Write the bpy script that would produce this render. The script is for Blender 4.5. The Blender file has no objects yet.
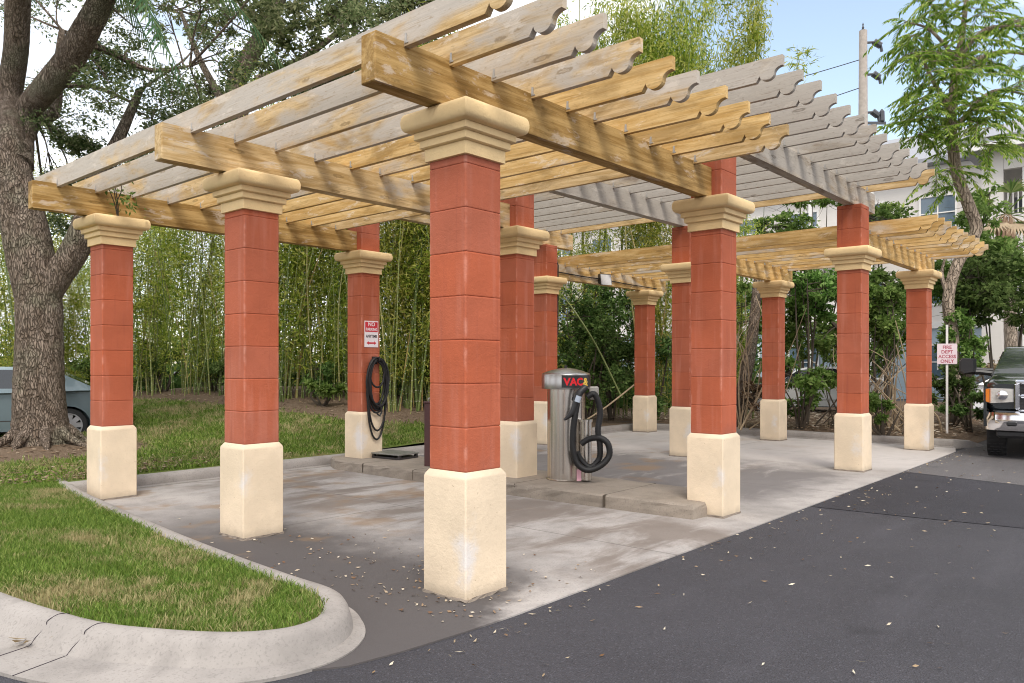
import bpy, math, random
import numpy as np
from mathutils import Vector, Matrix

SC = bpy.context.scene
COL = SC.collection
PI = math.pi
RNG = np.random.default_rng(11)
random.seed(5)

# ------------------------------------------------------------------ camera frame
FPX, V0, YAW, EYE = 780.5, 364.8, 0.7158, 1.6
CX, CY = -3.9506, -3.8744
FW = (math.cos(YAW), math.sin(YAW))
RT = (math.sin(YAW), -math.cos(YAW))


def at(u, v, depth):
    """the point of the place seen at (u, v) of the photograph, depth metres ahead"""
    k = (u - 512) / FPX * depth
    return Vector((CX + FW[0] * depth + RT[0] * k, CY + FW[1] * depth + RT[1] * k,
                   EYE + (V0 - v) / FPX * depth))


def sl(s, l):
    """s metres ahead of the camera and l metres to its right, on the plan"""
    return (CX + FW[0] * s + RT[0] * l, CY + FW[1] * s + RT[1] * l)


# ------------------------------------------------------------------ mesh helpers
class MB:
    def __init__(self):
        self.v = []; self.f = []

    def add(self, vs, fs):
        b = len(self.v)
        self.v += [tuple(p) for p in vs]
        self.f += [tuple(b + i for i in f) for f in fs]

    def box(self, c, s, rz=0.0, bev=0.0):
        x, y, z = s[0] / 2, s[1] / 2, s[2] / 2
        if bev <= 0:
            vs = [(-x, -y, -z), (x, -y, -z), (x, y, -z), (-x, y, -z), (-x, -y, z), (x, -y, z), (x, y, z), (-x, y, z)]
            fs = [(0, 3, 2, 1), (4, 5, 6, 7), (0, 1, 5, 4), (1, 2, 6, 5), (2, 3, 7, 6), (3, 0, 4, 7)]
        else:
            b = min(bev, x * .9, y * .9, z * .9)
            def ring(e, zz):
                X, Y = x - e, y - e
                k = b * .6
                return [(-X + k, -Y, zz), (X - k, -Y, zz), (X, -Y + k, zz), (X, Y - k, zz), (X - k, Y, zz), (-X + k, Y, zz), (-X, Y - k, zz), (-X, -Y + k, zz)]
            vs = ring(b, -z) + ring(0, -z + b) + ring(0, z - b) + ring(b, z)
            fs = [tuple(range(7, -1, -1)), tuple(range(24, 32))]
            for r in range(3):
                for i in range(8):
                    j = (i + 1) % 8
                    fs.append((r * 8 + i, r * 8 + j, r * 8 + 8 + j, r * 8 + 8 + i))
        ca, sa = math.cos(rz), math.sin(rz)
        self.add([(c[0] + p[0] * ca - p[1] * sa, c[1] + p[0] * sa + p[1] * ca, c[2] + p[2]) for p in vs], fs)
        return self

    def loft(self, rings, closed=True, cap=True):
        n = len(rings[0]); vs = [p for r in rings for p in r]; fs = []
        for k in range(len(rings) - 1):
            for i in range(n if closed else n - 1):
                j = (i + 1) % n
                fs.append((k * n + i, k * n + j, (k + 1) * n + j, (k + 1) * n + i))
        if cap:
            fs.append(tuple(range(n - 1, -1, -1)))
            m = (len(rings) - 1) * n
            fs.append(tuple(range(m, m + n)))
        self.add(vs, fs)
        return self

    def prism(self, poly, a, b, axis='z'):
        def P(p, t):
            return {'z': (p[0], p[1], t), 'y': (p[0], t, p[1]), 'x': (t, p[0], p[1])}[axis]
        return self.loft([[P(p, a) for p in poly], [P(p, b) for p in poly]])

    def tube(self, pts, rad, n=8, cap=True):
        pts = [Vector(p) for p in pts]
        if not hasattr(rad, '__len__'):
            rad = [rad] * len(pts)
        rings = []
        up = None
        for i, p in enumerate(pts):
            d = (pts[min(i + 1, len(pts) - 1)] - pts[max(i - 1, 0)])
            d = d.normalized() if d.length > 1e-9 else Vector((0, 0, 1))
            if up is None:
                up = Vector((1, 0, 0)) if abs(d.x) < .8 else Vector((0, 1, 0))
            a = (up - d * up.dot(d)).normalized()
            up = a
            b = d.cross(a)
            rings.append([p + (a * math.cos(2 * PI * k / n) + b * math.sin(2 * PI * k / n)) * rad[i] for k in range(n)])
        return self.loft(rings, cap=cap)

    def lathe(self, prof, n=24, c=(0, 0, 0)):
        return self.loft([[(c[0] + r * math.cos(2 * PI * k / n), c[1] + r * math.sin(2 * PI * k / n), c[2] + z) for k in range(n)] for r, z in prof])

    def square(self, prof, ch=.008):
        rings = []
        for r, z in prof:
            k = min(ch, r * .4)
            rings.append([(-r + k, -r, z), (r - k, -r, z), (r, -r + k, z), (r, r - k, z), (r - k, r, z), (-r + k, r, z), (-r, r - k, z), (-r, -r + k, z)])
        return self.loft(rings)

    def mesh(self, name, smooth=False):
        m = bpy.data.meshes.new(name)
        m.from_pydata(self.v, [], self.f)
        if smooth:
            m.polygons.foreach_set('use_smooth', [True] * len(m.polygons))
            try:
                m.set_sharp_from_angle(angle=math.radians(38))
            except Exception:
                pass
        m.update()
        return m

    def build(self, name, mt, parent=None, loc=None, rot=None, smooth=False):
        return link(name, self.mesh(name, smooth), mt, parent, loc, rot)


def link(name, mesh, mt, parent=None, loc=None, rot=None):
    o = bpy.data.objects.new(name, mesh)
    if mt is not None and len(mesh.materials) == 0:
        mesh.materials.append(mt)
    COL.objects.link(o)
    if parent is not None:
        o.parent = parent
    if loc is not None:
        o.location = loc
    if rot is not None:
        o.rotation_euler = rot
    return o


def tri_mesh(name, verts, faces):
    m = bpy.data.meshes.new(name)
    nv, nf, k = len(verts), len(faces), faces.shape[1]
    m.vertices.add(nv); m.vertices.foreach_set('co', verts.astype(np.float32).ravel())
    m.loops.add(nf * k); m.loops.foreach_set('vertex_index', faces.astype(np.int32).ravel())
    m.polygons.add(nf)
    m.polygons.foreach_set('loop_start', np.arange(0, nf * k, k, dtype=np.int32))
    m.update(calc_edges=True)
    return m


def tag(o, label=None, cat=None, group=None, kind=None):
    if label: o['label'] = label
    if cat: o['category'] = cat
    if group: o['group'] = group
    if kind: o['kind'] = kind
    return o


def thing(name, label, cat, loc=(0, 0, 0), rz=0.0, group=None):
    o = bpy.data.objects.new(name, None)
    o.empty_display_size = .2
    COL.objects.link(o)
    o.location = loc; o.rotation_euler = (0, 0, rz)
    return tag(o, label, cat, group)


def copy_tree(o, parent=None):
    c = o.copy(); COL.objects.link(c)
    if parent is not None: c.parent = parent
    for ch in [q for q in COL.objects if q.parent == o]:
        copy_tree(ch, c)
    return c


# ------------------------------------------------------------------ material helpers
class NT:
    def __init__(self, name):
        self.m = bpy.data.materials.new(name); self.m.use_nodes = True
        self.t = self.m.node_tree; self.t.nodes.clear()
        self.out = self.t.nodes.new('ShaderNodeOutputMaterial')

    def n(self, typ, ins=None, **props):
        nd = self.t.nodes.new('ShaderNode' + typ)
        for k, v in props.items(): setattr(nd, k, v)
        for k, v in (ins or {}).items():
            s = nd.inputs[k]
            if isinstance(v, bpy.types.NodeSocket): self.t.links.new(v, s)
            else: s.default_value = v
        return nd

    def noise(self, vec, scale, detail=4.0, rough=.55, dist=0.0):
        return self.n('TexNoise', {'Vector': vec, 'Scale': scale, 'Detail': detail, 'Roughness': rough, 'Distortion': dist}).outputs['Fac']

    def ramp(self, fac, stops):
        r = self.n('ValToRGB', {'Fac': fac})
        e = r.color_ramp.elements
        while len(e) < len(stops): e.new(.5)
        for q, (p, c) in zip(e, stops):
            q.position = p; q.color = c if len(c) == 4 else (*c, 1)
        return r.outputs['Color']

    def mix(self, fac, a, b, mode='MIX'):
        nd = self.t.nodes.new('ShaderNodeMix'); nd.data_type = 'RGBA'; nd.blend_type = mode
        for i, v in ((0, fac), (6, a), (7, b)):
            s = nd.inputs[i]
            if isinstance(v, bpy.types.NodeSocket): self.t.links.new(v, s)
            elif i == 0: s.default_value = v
            else: s.default_value = v if len(v) == 4 else (*v, 1)
        return nd.outputs[2]

    def math(self, op, a, b=0.0, c=None, clamp=False):
        ins = {0: a, 1: b}
        if c is not None: ins[2] = c
        nd = self.n('Math', ins, operation=op); nd.use_clamp = clamp
        return nd.outputs[0]

    def smooth(self, x, a, b):
        nd = self.n('MapRange', {'Value': x, 'From Min': a, 'From Max': b}, interpolation_type='SMOOTHSTEP')
        return nd.outputs['Result']

    def obj(self, rnd=True, scale=(1, 1, 1)):
        v = self.n('TexCoord').outputs['Object']
        if rnd:
            r = self.n('ObjectInfo').outputs['Random']
            r = self.math('MULTIPLY', r, 41.0)
            v = self.n('VectorMath', {0: v, 1: r}, operation='ADD').outputs[0]
        if scale != (1, 1, 1):
            v = self.n('VectorMath', {0: v, 1: scale}, operation='MULTIPLY').outputs[0]
        return v

    def pos(self):
        return self.n('NewGeometry').outputs['Position']

    def bump(self, h, strength=.3, dist=.01):
        return self.n('Bump', {'Height': h, 'Strength': strength, 'Distance': dist}).outputs['Normal']

    def pbr(self, color, rough=.7, metal=0.0, normal=None, spec=None, **kw):
        ins = {'Roughness': rough, 'Metallic': metal}
        ins['Base Color'] = color if isinstance(color, bpy.types.NodeSocket) else (*color[:3], 1)
        if normal is not None: ins['Normal'] = normal
        if spec is not None: ins['Specular IOR Level'] = spec
        for k, v in kw.items(): ins[k.replace('_', ' ')] = v
        b = self.n('BsdfPrincipled', ins)
        self.t.links.new(b.outputs[0], self.out.inputs['Surface'])
        return self.m


def plain(name, c, rough=.6, metal=0.0, var=.12, sc=18, spec=None, bump=0.0, **kw):
    t = NT(name); v = t.obj()
    n = t.noise(v, sc, 4)
    col = t.mix(n, [x * (1 - var) for x in c], [min(1, x * (1 + var)) for x in c])
    nm = t.bump(t.noise(v, sc * 6, 3), bump, .004) if bump else None
    return t.pbr(col, rough, metal, nm, spec, **kw)


def stucco(name, c, worn):
    t = NT(name); v = t.obj()
    n1 = t.noise(v, 2.2, 5); n2 = t.noise(v, 90, 3); n3 = t.noise(v, 26, 4, .6)
    col = t.mix(t.smooth(n1, .3, .75), [x * .90 for x in c], [min(1, x * 1.10) for x in c])
    col = t.mix(t.math('MULTIPLY', t.smooth(n3, .56, .8), .30), col, [min(1, x * .72) for x in c])
    if worn == 'base':
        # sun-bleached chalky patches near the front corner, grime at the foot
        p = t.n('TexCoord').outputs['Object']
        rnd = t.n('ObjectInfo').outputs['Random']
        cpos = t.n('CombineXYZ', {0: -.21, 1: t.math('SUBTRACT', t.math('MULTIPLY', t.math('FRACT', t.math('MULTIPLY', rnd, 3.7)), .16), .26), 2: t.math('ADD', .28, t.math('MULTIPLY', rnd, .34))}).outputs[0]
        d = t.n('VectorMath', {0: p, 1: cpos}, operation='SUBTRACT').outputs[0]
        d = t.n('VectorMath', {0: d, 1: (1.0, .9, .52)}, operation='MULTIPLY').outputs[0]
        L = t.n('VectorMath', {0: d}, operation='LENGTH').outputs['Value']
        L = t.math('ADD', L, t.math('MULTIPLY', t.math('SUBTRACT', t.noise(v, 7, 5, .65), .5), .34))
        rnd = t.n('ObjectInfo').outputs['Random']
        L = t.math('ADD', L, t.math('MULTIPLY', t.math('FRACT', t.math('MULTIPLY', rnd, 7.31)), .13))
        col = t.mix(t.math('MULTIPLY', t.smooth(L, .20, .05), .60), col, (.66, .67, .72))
        z = t.n('SeparateXYZ', {0: p}).outputs[2]
        zz = t.math('ADD', z, t.math('MULTIPLY', t.noise(v, 7, 4), .12))
        col = t.mix(t.math('MULTIPLY', t.smooth(zz, .17, .05), .55), col, (.30, .25, .19))
        sp = t.noise(v, 34, 2)
        col = t.mix(t.math('MULTIPLY', t.smooth(sp, .70, .76), .5), col, (.36, .27, .17))
    if worn == 'shaft':
        p = t.n('TexCoord').outputs['Object']
        s = t.n('SeparateXYZ', {0: p})
        e = t.math('MAXIMUM', t.math('ABSOLUTE', s.outputs[0]), t.math('ABSOLUTE', s.outputs[1]))
        m = t.math('MINIMUM', t.math('ABSOLUTE', s.outputs[0]), t.math('ABSOLUTE', s.outputs[1]))
        k = t.math('MULTIPLY', t.smooth(m, .150, .178), t.smooth(t.noise(v, 9, 4), .42, .7))
        col = t.mix(t.math('MULTIPLY', k, .5), col, (.60, .27, .20))
        st = t.noise(t.n('VectorMath', {0: v, 1: (9, 9, .8)}, operation='MULTIPLY').outputs[0], 1.0, 5)
        col = t.mix(t.math('MULTIPLY', t.smooth(st, .50, .70), .45), col, (.50, .175, .115))
        st2 = t.noise(t.n('VectorMath', {0: v, 1: (14, 14, .6)}, operation='MULTIPLY').outputs[0], 1.3, 5)
        col = t.mix(t.math('MULTIPLY', t.smooth(st2, .56, .72), .35), col, (.25, .055, .035))
        # each block took the paint a little differently
        blk = t.n('TexWhiteNoise', {'Vector': t.n('CombineXYZ', {0: t.math('FLOOR', t.math('DIVIDE', t.math('SUBTRACT', s.outputs[2], .866), .30)), 1: t.n('ObjectInfo').outputs['Random']}).outputs[0]}).outputs['Value']
        col = t.n('HueSaturation', {'Color': col, 'Hue': .5, 'Saturation': t.math('ADD', .93, t.math('MULTIPLY', blk, .06)), 'Value': t.math('ADD', .95, t.math('MULTIPLY', blk, .10))}).outputs[0]
        zz = t.math('ADD', s.outputs[2], t.math('MULTIPLY', t.noise(v, 8, 4), .25))
        col = t.mix(t.math('MULTIPLY', t.smooth(zz, 1.12, .95), .35), col, (.30, .10, .07))
    h = t.math('ADD', t.math('MULTIPLY', n2, .5), n3)
    return t.pbr(col, .78, 0, t.bump(h, .45, .008), .25)


def wood(name, pale, deep, grey, grey_amt, dirt=.6):
    t = NT(name)
    v = t.obj(True)
    rnd = t.n('ObjectInfo').outputs['Random']
    g = t.n('VectorMath', {0: v, 1: (1.1, 16, 16)}, operation='MULTIPLY').outputs[0]
    grain = t.noise(g, 1.35, 7, .68, .5)
    fine = t.noise(t.n('VectorMath', {0: v, 1: (3, 70, 70)}, operation='MULTIPLY').outputs[0], 1.0, 3)
    blot = t.noise(t.n('VectorMath', {0: v, 1: (1.3, 4, 4)}, operation='MULTIPLY').outputs[0], 1.0, 5, .6, .6)
    col = t.mix(t.smooth(grain, .36, .64), deep, pale)
    col = t.mix(t.math('MULTIPLY', t.smooth(blot, .47, .66), dirt), col, [x * .55 for x in deep])
    amt = t.math('ADD', t.math('MULTIPLY', t.math('SUBTRACT', rnd, .5), .28), grey_amt)
    b2 = t.noise(t.n('VectorMath', {0: v, 1: (.8, 2.6, 2.6)}, operation='MULTIPLY').outputs[0], 1.0, 6, .62, .5)
    gm = t.smooth(t.math('ADD', b2, amt), .84, 1.02)
    gcol = t.mix(fine, [x * .75 for x in grey], [min(1, x * 1.2) for x in grey])
    col = t.mix(gm, col, gcol)
    kv = t.n('VectorMath', {0: v, 1: (1.5, 6.2, 6.2)}, operation='MULTIPLY').outputs[0]
    vo = t.n('TexVoronoi', {'Vector': kv, 'Scale': 1.0, 'Randomness': 1.0}).outputs['Distance']
    wv = t.math('ADD', vo, t.math('MULTIPLY', t.math('SUBTRACT', t.noise(v, 30, 3), .5), .10))
    ring = t.math('MULTIPLY', t.smooth(wv, .145, .10), t.smooth(wv, .05, .085))
    col = t.mix(t.math('MULTIPLY', ring, .6), col, [x * .45 for x in deep])
    col = t.mix(t.math('MULTIPLY', t.smooth(wv, .08, .04), .5), col, [x * .7 for x in deep])
    col = t.mix(t.math('MULTIPLY', t.smooth(fine, .56, .74), .5), col, [x * .5 for x in deep])
    wp = t.noise(t.n('VectorMath', {0: v, 1: (2.2, 7, 7)}, operation='MULTIPLY').outputs[0], 1.0, 7, .7, .4)
    col = t.mix(t.math('MULTIPLY', t.smooth(wp, .57, .64), .55), col, [min(1, x * 1.3) for x in grey])
    spk = t.noise(t.n('VectorMath', {0: v, 1: (16, 40, 40)}, operation='MULTIPLY').outputs[0], 1.0, 5, .7)
    col = t.mix(t.math('MULTIPLY', t.smooth(spk, .55, .7), .4), col, [x * .55 for x in deep])
    return t.pbr(col, .74, 0, t.bump(t.math('ADD', grain, t.math('MULTIPLY', fine, .6)), .3, .006), .25)


def leafmat(name, cols, trans=.35):
    """leaf colours picked leaf by leaf"""
    t = NT(name)
    g = t.n('NewGeometry')
    r = g.outputs['Random Per Island']
    oi = t.n('ObjectInfo').outputs['Random']
    k = len(cols)
    col = t.ramp(r, [((i + .5) / k, c) for i, c in enumerate(cols)])
    big = t.noise(g.outputs['Position'], .9, 2)
    col = t.mix(t.math('MULTIPLY', t.smooth(big, .35, .7), .35), col, t.mix(.5, col, cols[-1]))
    hs = t.n('HueSaturation', {'Hue': t.math('ADD', .485, t.math('MULTIPLY', oi, .03)), 'Saturation': 1.0,
                               'Value': t.math('ADD', .85, t.math('MULTIPLY', oi, .3)), 'Color': col}).outputs[0]
    d = t.n('BsdfPrincipled', {'Base Color': hs, 'Roughness': .6, 'Specular IOR Level': .12})
    tr = t.n('BsdfTranslucent', {'Color': hs})
    mx = t.n('MixShader', {0: trans, 1: d.outputs[0], 2: tr.outputs[0]})
    t.t.links.new(mx.outputs[0], t.out.inputs['Surface'])
    return t.m


M = {}
M['red'] = stucco('red_stucco', (.41, .098, .042), 'shaft')
M['cream'] = stucco('cream_stucco', (.70, .575, .425), 'base')
M['capital'] = stucco('capital_stucco', (.80, .59, .315), '')
M['pine'] = wood('yellow_pine', (.70, .49, .225), (.50, .305, .10), (.60, .53, .43), .22)
M['pine_pale'] = wood('weathering_pine', (.66, .49, .27), (.44, .285, .115), (.50, .45, .39), .36)
M['pine_grey'] = wood('grey_weathered_pine', (.50, .42, .31), (.26, .20, .15), (.42, .385, .34), .58)
M['pine_brown'] = wood('brown_stained_pine', (.50, .33, .13), (.29, .165, .045), (.46, .39, .32), .24, .7)
M['zinc'] = plain('galvanised_steel', (.42, .40, .37), .55, .6, .35, 40)
M['steel'] = None
M['black_rubber'] = plain('black_rubber', (.006, .006, .007), .55, 0, .2, 20)
M['black_plastic'] = plain('black_plastic', (.02, .02, .022), .38, 0, .2, 20)
M['dark_metal'] = plain('dark_painted_metal', (.035, .03, .03), .5, .3, .2, 12)
M['white_sign'] = plain('white_sign_sheet', (.78, .72, .74), .5, 0, .06, 9)
M['red_sign'] = plain('red_sign_ink', (.55, .02, .035), .5, 0, .06, 9)
M['dull_red_ink'] = plain('faded_red_ink', (.42, .08, .12), .6, 0, .1, 9)
M['black_ink'] = plain('black_ink', (.03, .02, .03), .6, 0, .1, 9)
M['yellow_ink'] = plain('yellow_ink', (.85, .55, .08), .5, 0, .05, 9)
M['bright_red'] = plain('bright_red_letters', (.75, .01, .02), .4, 0, .05, 9)
M['lens'] = plain('floodlight_lens', (.55, .55, .56), .2, 0, .1, 30)
M['tyre'] = plain('tyre_rubber', (.015, .015, .016), .75, 0, .2, 30, bump=.3)
M['rim'] = plain('alloy_rim', (.62, .63, .66), .3, .85, .05, 10)
M['chrome'] = plain('chrome', (.78, .78, .80), .08, 1.0, .03, 4)
M['truck_paint'] = plain('dark_green_black_paint', (.010, .014, .016), .22, .0, .1, 3, Coat_Weight=1.0, Coat_Roughness=.04)
M['car_paint'] = plain('grey_green_car_paint', (.15, .20, .22), .32, .55, .06, 3, Coat_Weight=1.0, Coat_Roughness=.05)
M['white_paint'] = plain('white_car_paint', (.74, .75, .77), .3, 0, .03, 3, Coat_Weight=1.0, Coat_Roughness=.05)
M['glass_dark'] = plain('tinted_glass', (.015, .02, .025), .06, 0, .1, 3, spec=.9)
M['windscreen'] = plain('green_windscreen_glass', (.03, .085, .075), .05, 0, .2, 3, spec=1.0)
M['amber'] = plain('amber_lens', (.85, .25, .03), .2, 0, .1, 9, Coat_Weight=1.0)
M['lamp_glass'] = plain('headlamp_glass', (.60, .60, .58), .12, .25, .3, 25, Coat_Weight=1.0)
M['tail_red'] = plain('red_tail_lens', (.5, .01, .01), .2, 0, .1, 9, Coat_Weight=1.0)
M['siding_white'] = None
M['pole_wood'] = plain('weathered_pole_wood', (.42, .37, .33), .85, 0, .3, 9, bump=.4)
M['insulator'] = plain('insulator_grey', (.06, .065, .075), .4, 0, .2, 9)
M['roof_shingle'] = plain('grey_roof_shingle', (.30, .31, .34), .85, 0, .2, 14, bump=.4)
M['trim'] = plain('white_trim', (.78, .77, .75), .6, 0, .05, 6)
M['win_glass'] = plain('window_glass', (.10, .15, .20), .08, 0, .3, .6, spec=.9)
M['door_dark'] = plain('dark_door', (.15, .165, .20), .5, 0, .2, 4)
M['wire'] = plain('wire_black', (.05, .05, .055), .6)
M['dark_stem'] = plain('dark_stem', (.07, .055, .04), .9, 0, .35, 14, bump=.5)
M['dead_stem'] = plain('dead_tan_stem', (.34, .26, .17), .85, 0, .35, 10, bump=.3)


def steel_mat():
    t = NT('brushed_stainless')
    v = t.n('TexCoord').outputs['Object']
    st = t.noise(t.n('VectorMath', {0: v, 1: (24, 24, .25)}, operation='MULTIPLY').outputs[0], 1.0, 4)
    col = t.mix(t.smooth(st, .3, .7), (.50, .46, .42), (.66, .62, .57))
    return t.pbr(col, t.math('ADD', .20, t.math('MULTIPLY', st, .10)), 1.0)
M['dome_steel'] = plain('dull_stainless', (.42, .41, .40), .30, 1.0, .08, 5)
M['steel'] = steel_mat()


def siding(name, c, pitch=.16):
    t = NT(name); p = t.n('TexCoord').outputs['Object']
    z = t.n('SeparateXYZ', {0: p}).outputs[2]
    fr = t.math('FRACT', t.math('DIVIDE', z, pitch))
    n = t.noise(p, 1.1, 4)
    col = t.mix(n, [x * .93 for x in c], [min(1, x * 1.05) for x in c])
    return t.pbr(col, .65, 0, t.bump(fr, .6, .02), .3)
M['siding_white'] = siding('white_lap_siding', (.74, .71, .68))
M['siding_blue'] = siding('blue_lap_siding', (.40, .50, .58))


def concrete(name, c, stains):
    t = NT(name); p = t.pos()
    s = t.n('SeparateXYZ', {0: p}); X, Y = s.outputs[0], s.outputs[1]
    n1 = t.noise(p, .55, 6, .6); n2 = t.noise(p, 3.0, 6, .6); n3 = t.noise(p, 60, 3)
    col = t.mix(t.smooth(n1, .3, .7), [x * .84 for x in c], [x * 1.14 for x in c])
    col = t.mix(t.math('MULTIPLY', t.smooth(n2, .42, .7), .6), col, [x * .62 for x in c])
    cr = t.n('TexVoronoi', {'Vector': p, 'Scale': 150.0}).outputs['Distance']
    col = t.mix(t.math('MULTIPLY', t.smooth(n3, .52, .70), .42), col, [x * .5 for x in c])
    pit = t.noise(p, 26, 4, .7); col = t.mix(t.math('MULTIPLY', t.smooth(pit, .58, .74), .4), col, [x * .55 for x in c])
    if stains:
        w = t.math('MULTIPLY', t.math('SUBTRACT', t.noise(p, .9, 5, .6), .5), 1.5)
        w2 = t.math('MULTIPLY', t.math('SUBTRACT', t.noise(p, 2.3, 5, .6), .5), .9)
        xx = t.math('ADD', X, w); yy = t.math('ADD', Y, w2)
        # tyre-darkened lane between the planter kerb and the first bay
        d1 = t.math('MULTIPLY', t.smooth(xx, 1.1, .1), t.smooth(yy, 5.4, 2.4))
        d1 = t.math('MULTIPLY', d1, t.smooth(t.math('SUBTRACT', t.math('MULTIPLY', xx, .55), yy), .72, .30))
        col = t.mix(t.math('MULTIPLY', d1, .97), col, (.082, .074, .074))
        # long drip and tyre bands across both bays
        streak = t.noise(t.n('VectorMath', {0: p, 1: (.5, 1.5, 1)}, operation='MULTIPLY').outputs[0], 1.1, 6, .62, .5)
        bay1 = t.math('MULTIPLY', t.smooth(xx, .6, 1.4), t.smooth(xx, 3.6, 2.9))
        col = t.mix(t.math('MULTIPLY', t.math('MULTIPLY', bay1, t.smooth(streak, .40, .56)), .78), col, (.16, .13, .11))
        bay2 = t.math('MULTIPLY', t.smooth(xx, 4.3, 5.0), t.smooth(xx, 8.3, 7.5))
        bay2 = t.math('MULTIPLY', bay2, t.smooth(yy, -.5, .3))
        col = t.mix(t.math('MULTIPLY', t.math('MULTIPLY', bay2, t.smooth(streak, .30, .48)), .82), col, (.13, .12, .12))
        rust = t.noise(p, 1.3, 4)
        col = t.mix(t.math('MULTIPLY', t.math('MULTIPLY', t.smooth(rust, .52, .66), t.smooth(yy, .8, 2.6)), .6), col, (.24, .155, .085))
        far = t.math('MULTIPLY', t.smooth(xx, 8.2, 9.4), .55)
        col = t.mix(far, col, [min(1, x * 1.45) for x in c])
        # control joints sawn across the slab
        for ax, at_ in ((X, 1.9), (X, 6.1), (Y, 2.9), (X, 10.3)):
            dd = t.math('ABSOLUTE', t.math('SUBTRACT', ax, at_))
            col = t.mix(t.math('MULTIPLY', t.smooth(dd, .012, .004), .6), col, (.09, .08, .075))
    return t.pbr(col, .85, 0, t.bump(t.math('ADD', n3, t.math('MULTIPLY', cr, .5)), .28, .006), .25)
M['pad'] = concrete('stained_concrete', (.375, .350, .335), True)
M['kerb'] = concrete('kerb_concrete', (.33, .305, .285), False)
M['foot'] = concrete('crumbling_mortar', (.24, .20, .165), False)
M['island'] = concrete('old_island_concrete', (.28, .24, .20), False)


def asphalt(name, c, patchy):
    t = NT(name); p = t.pos()
    n1 = t.noise(p, .35, 5, .6); n2 = t.noise(p, 2.2, 5, .6)
    vo = t.n('TexVoronoi', {'Vector': p, 'Scale': 95.0}).outputs['Distance']
    sp = t.noise(p, 85, 2)
    col = t.mix(t.smooth(n1, .3, .7), [x * .82 for x in c], [x * 1.2 for x in c])
    col = t.mix(t.math('MULTIPLY', t.smooth(n2, .5, .75), patchy), col, [x * 1.5 for x in c])
    col = t.mix(t.math('MULTIPLY', t.smooth(sp, .56, .72), .7), col, [x * 2.6 for x in c])
    dk = t.noise(p, 55, 2); col = t.mix(t.math('MULTIPLY', t.smooth(dk, .58, .7), .5), col, [x * .45 for x in c])
    oil = t.noise(p, 1.1, 3, .5); col = t.mix(t.math('MULTIPLY', t.smooth(oil, .63, .72), .6), col, [x * .5 for x in c])
    wr = t.noise(t.n('VectorMath', {0: p, 1: (.25, 1.6, 1)}, operation='MULTIPLY').outputs[0], 1.0, 5, .6); col = t.mix(t.math('MULTIPLY', t.smooth(wr, .52, .7), .35), col, [x * 1.8 for x in c])
    return t.pbr(col, t.math('ADD', .62, t.math('MULTIPLY', n2, .25)), 0, t.bump(t.math('ADD', vo, t.math('MULTIPLY', sp, .8)), .8, .010), .4)
M['asphalt'] = asphalt('asphalt', (.043, .042, .050), .3)
M['asphalt_new'] = asphalt('fresh_asphalt', (.028, .0275, .035), .25)
M['asphalt_old'] = asphalt('worn_asphalt', (.10, .095, .098), .4)


def soil():
    t = NT('lawn_soil'); p = t.pos()
    n = t.noise(p, 2.0, 6, .6); n3 = t.noise(p, 14, 4, .7); n4 = t.noise(p, 40, 3, .7)
    g = t.mix(n3, (.085, .135, .025), (.17, .20, .055))
    g = t.mix(t.smooth(n, .5, .72), g, (.27, .205, .11))
    b = t.mix(n3, (.075, .05, .035), (.24, .175, .12))
    b = t.mix(t.math('MULTIPLY', t.smooth(n4, .52, .7), .6), b, (.36, .29, .22))
    a = t.n('Attribute', attribute_name='mulch').outputs['Fac']
    a = t.smooth(t.math('ADD', a, t.math('MULTIPLY', t.math('SUBTRACT', t.noise(p, 1.6, 5, .7), .5), .9)), .35, .65)
    col = t.mix(a, g, b)
    return t.pbr(col, .95, 0, t.bump(t.math('ADD', n3, n4), .8, .04), .1)
M['soil'] = soil()


def grassmat(name, greens, dry, lo=.78, hi=.98):
    t = NT(name)
    g = t.n('NewGeometry'); p = g.outputs['Position']
    r = g.outputs['Random Per Island']
    col = t.ramp(r, [(.1, greens[0]), (.5, greens[1]), (.9, greens[2])])
    n = t.noise(p, 1.15, 4, .65); n2 = t.noise(p, 4.5, 3, .6)
    d = t.smooth(t.math('ADD', t.math('ADD', n, t.math('MULTIPLY', n2, .35)), t.math('MULTIPLY', r, .22)), lo, hi)
    col = t.mix(t.math('MULTIPLY', d, .85), col, dry)
    dd = t.n('BsdfPrincipled', {'Base Color': col, 'Roughness': .6, 'Specular IOR Level': .2})
    tr = t.n('BsdfTranslucent', {'Color': col})
    mx = t.n('MixShader', {0: .3, 1: dd.outputs[0], 2: tr.outputs[0]})
    t.t.links.new(mx.outputs[0], t.out.inputs['Surface'])
    return t.m
M['grass'] = grassmat('grass_blades', ((.085, .15, .022), (.14, .235, .035), (.25, .33, .075)), (.44, .36, .20))
M['lawn_grass'] = grassmat('lawn_blades', ((.085, .15, .022), (.15, .24, .035), (.27, .34, .08)), (.40, .32, .18), .74, .96)


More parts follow.
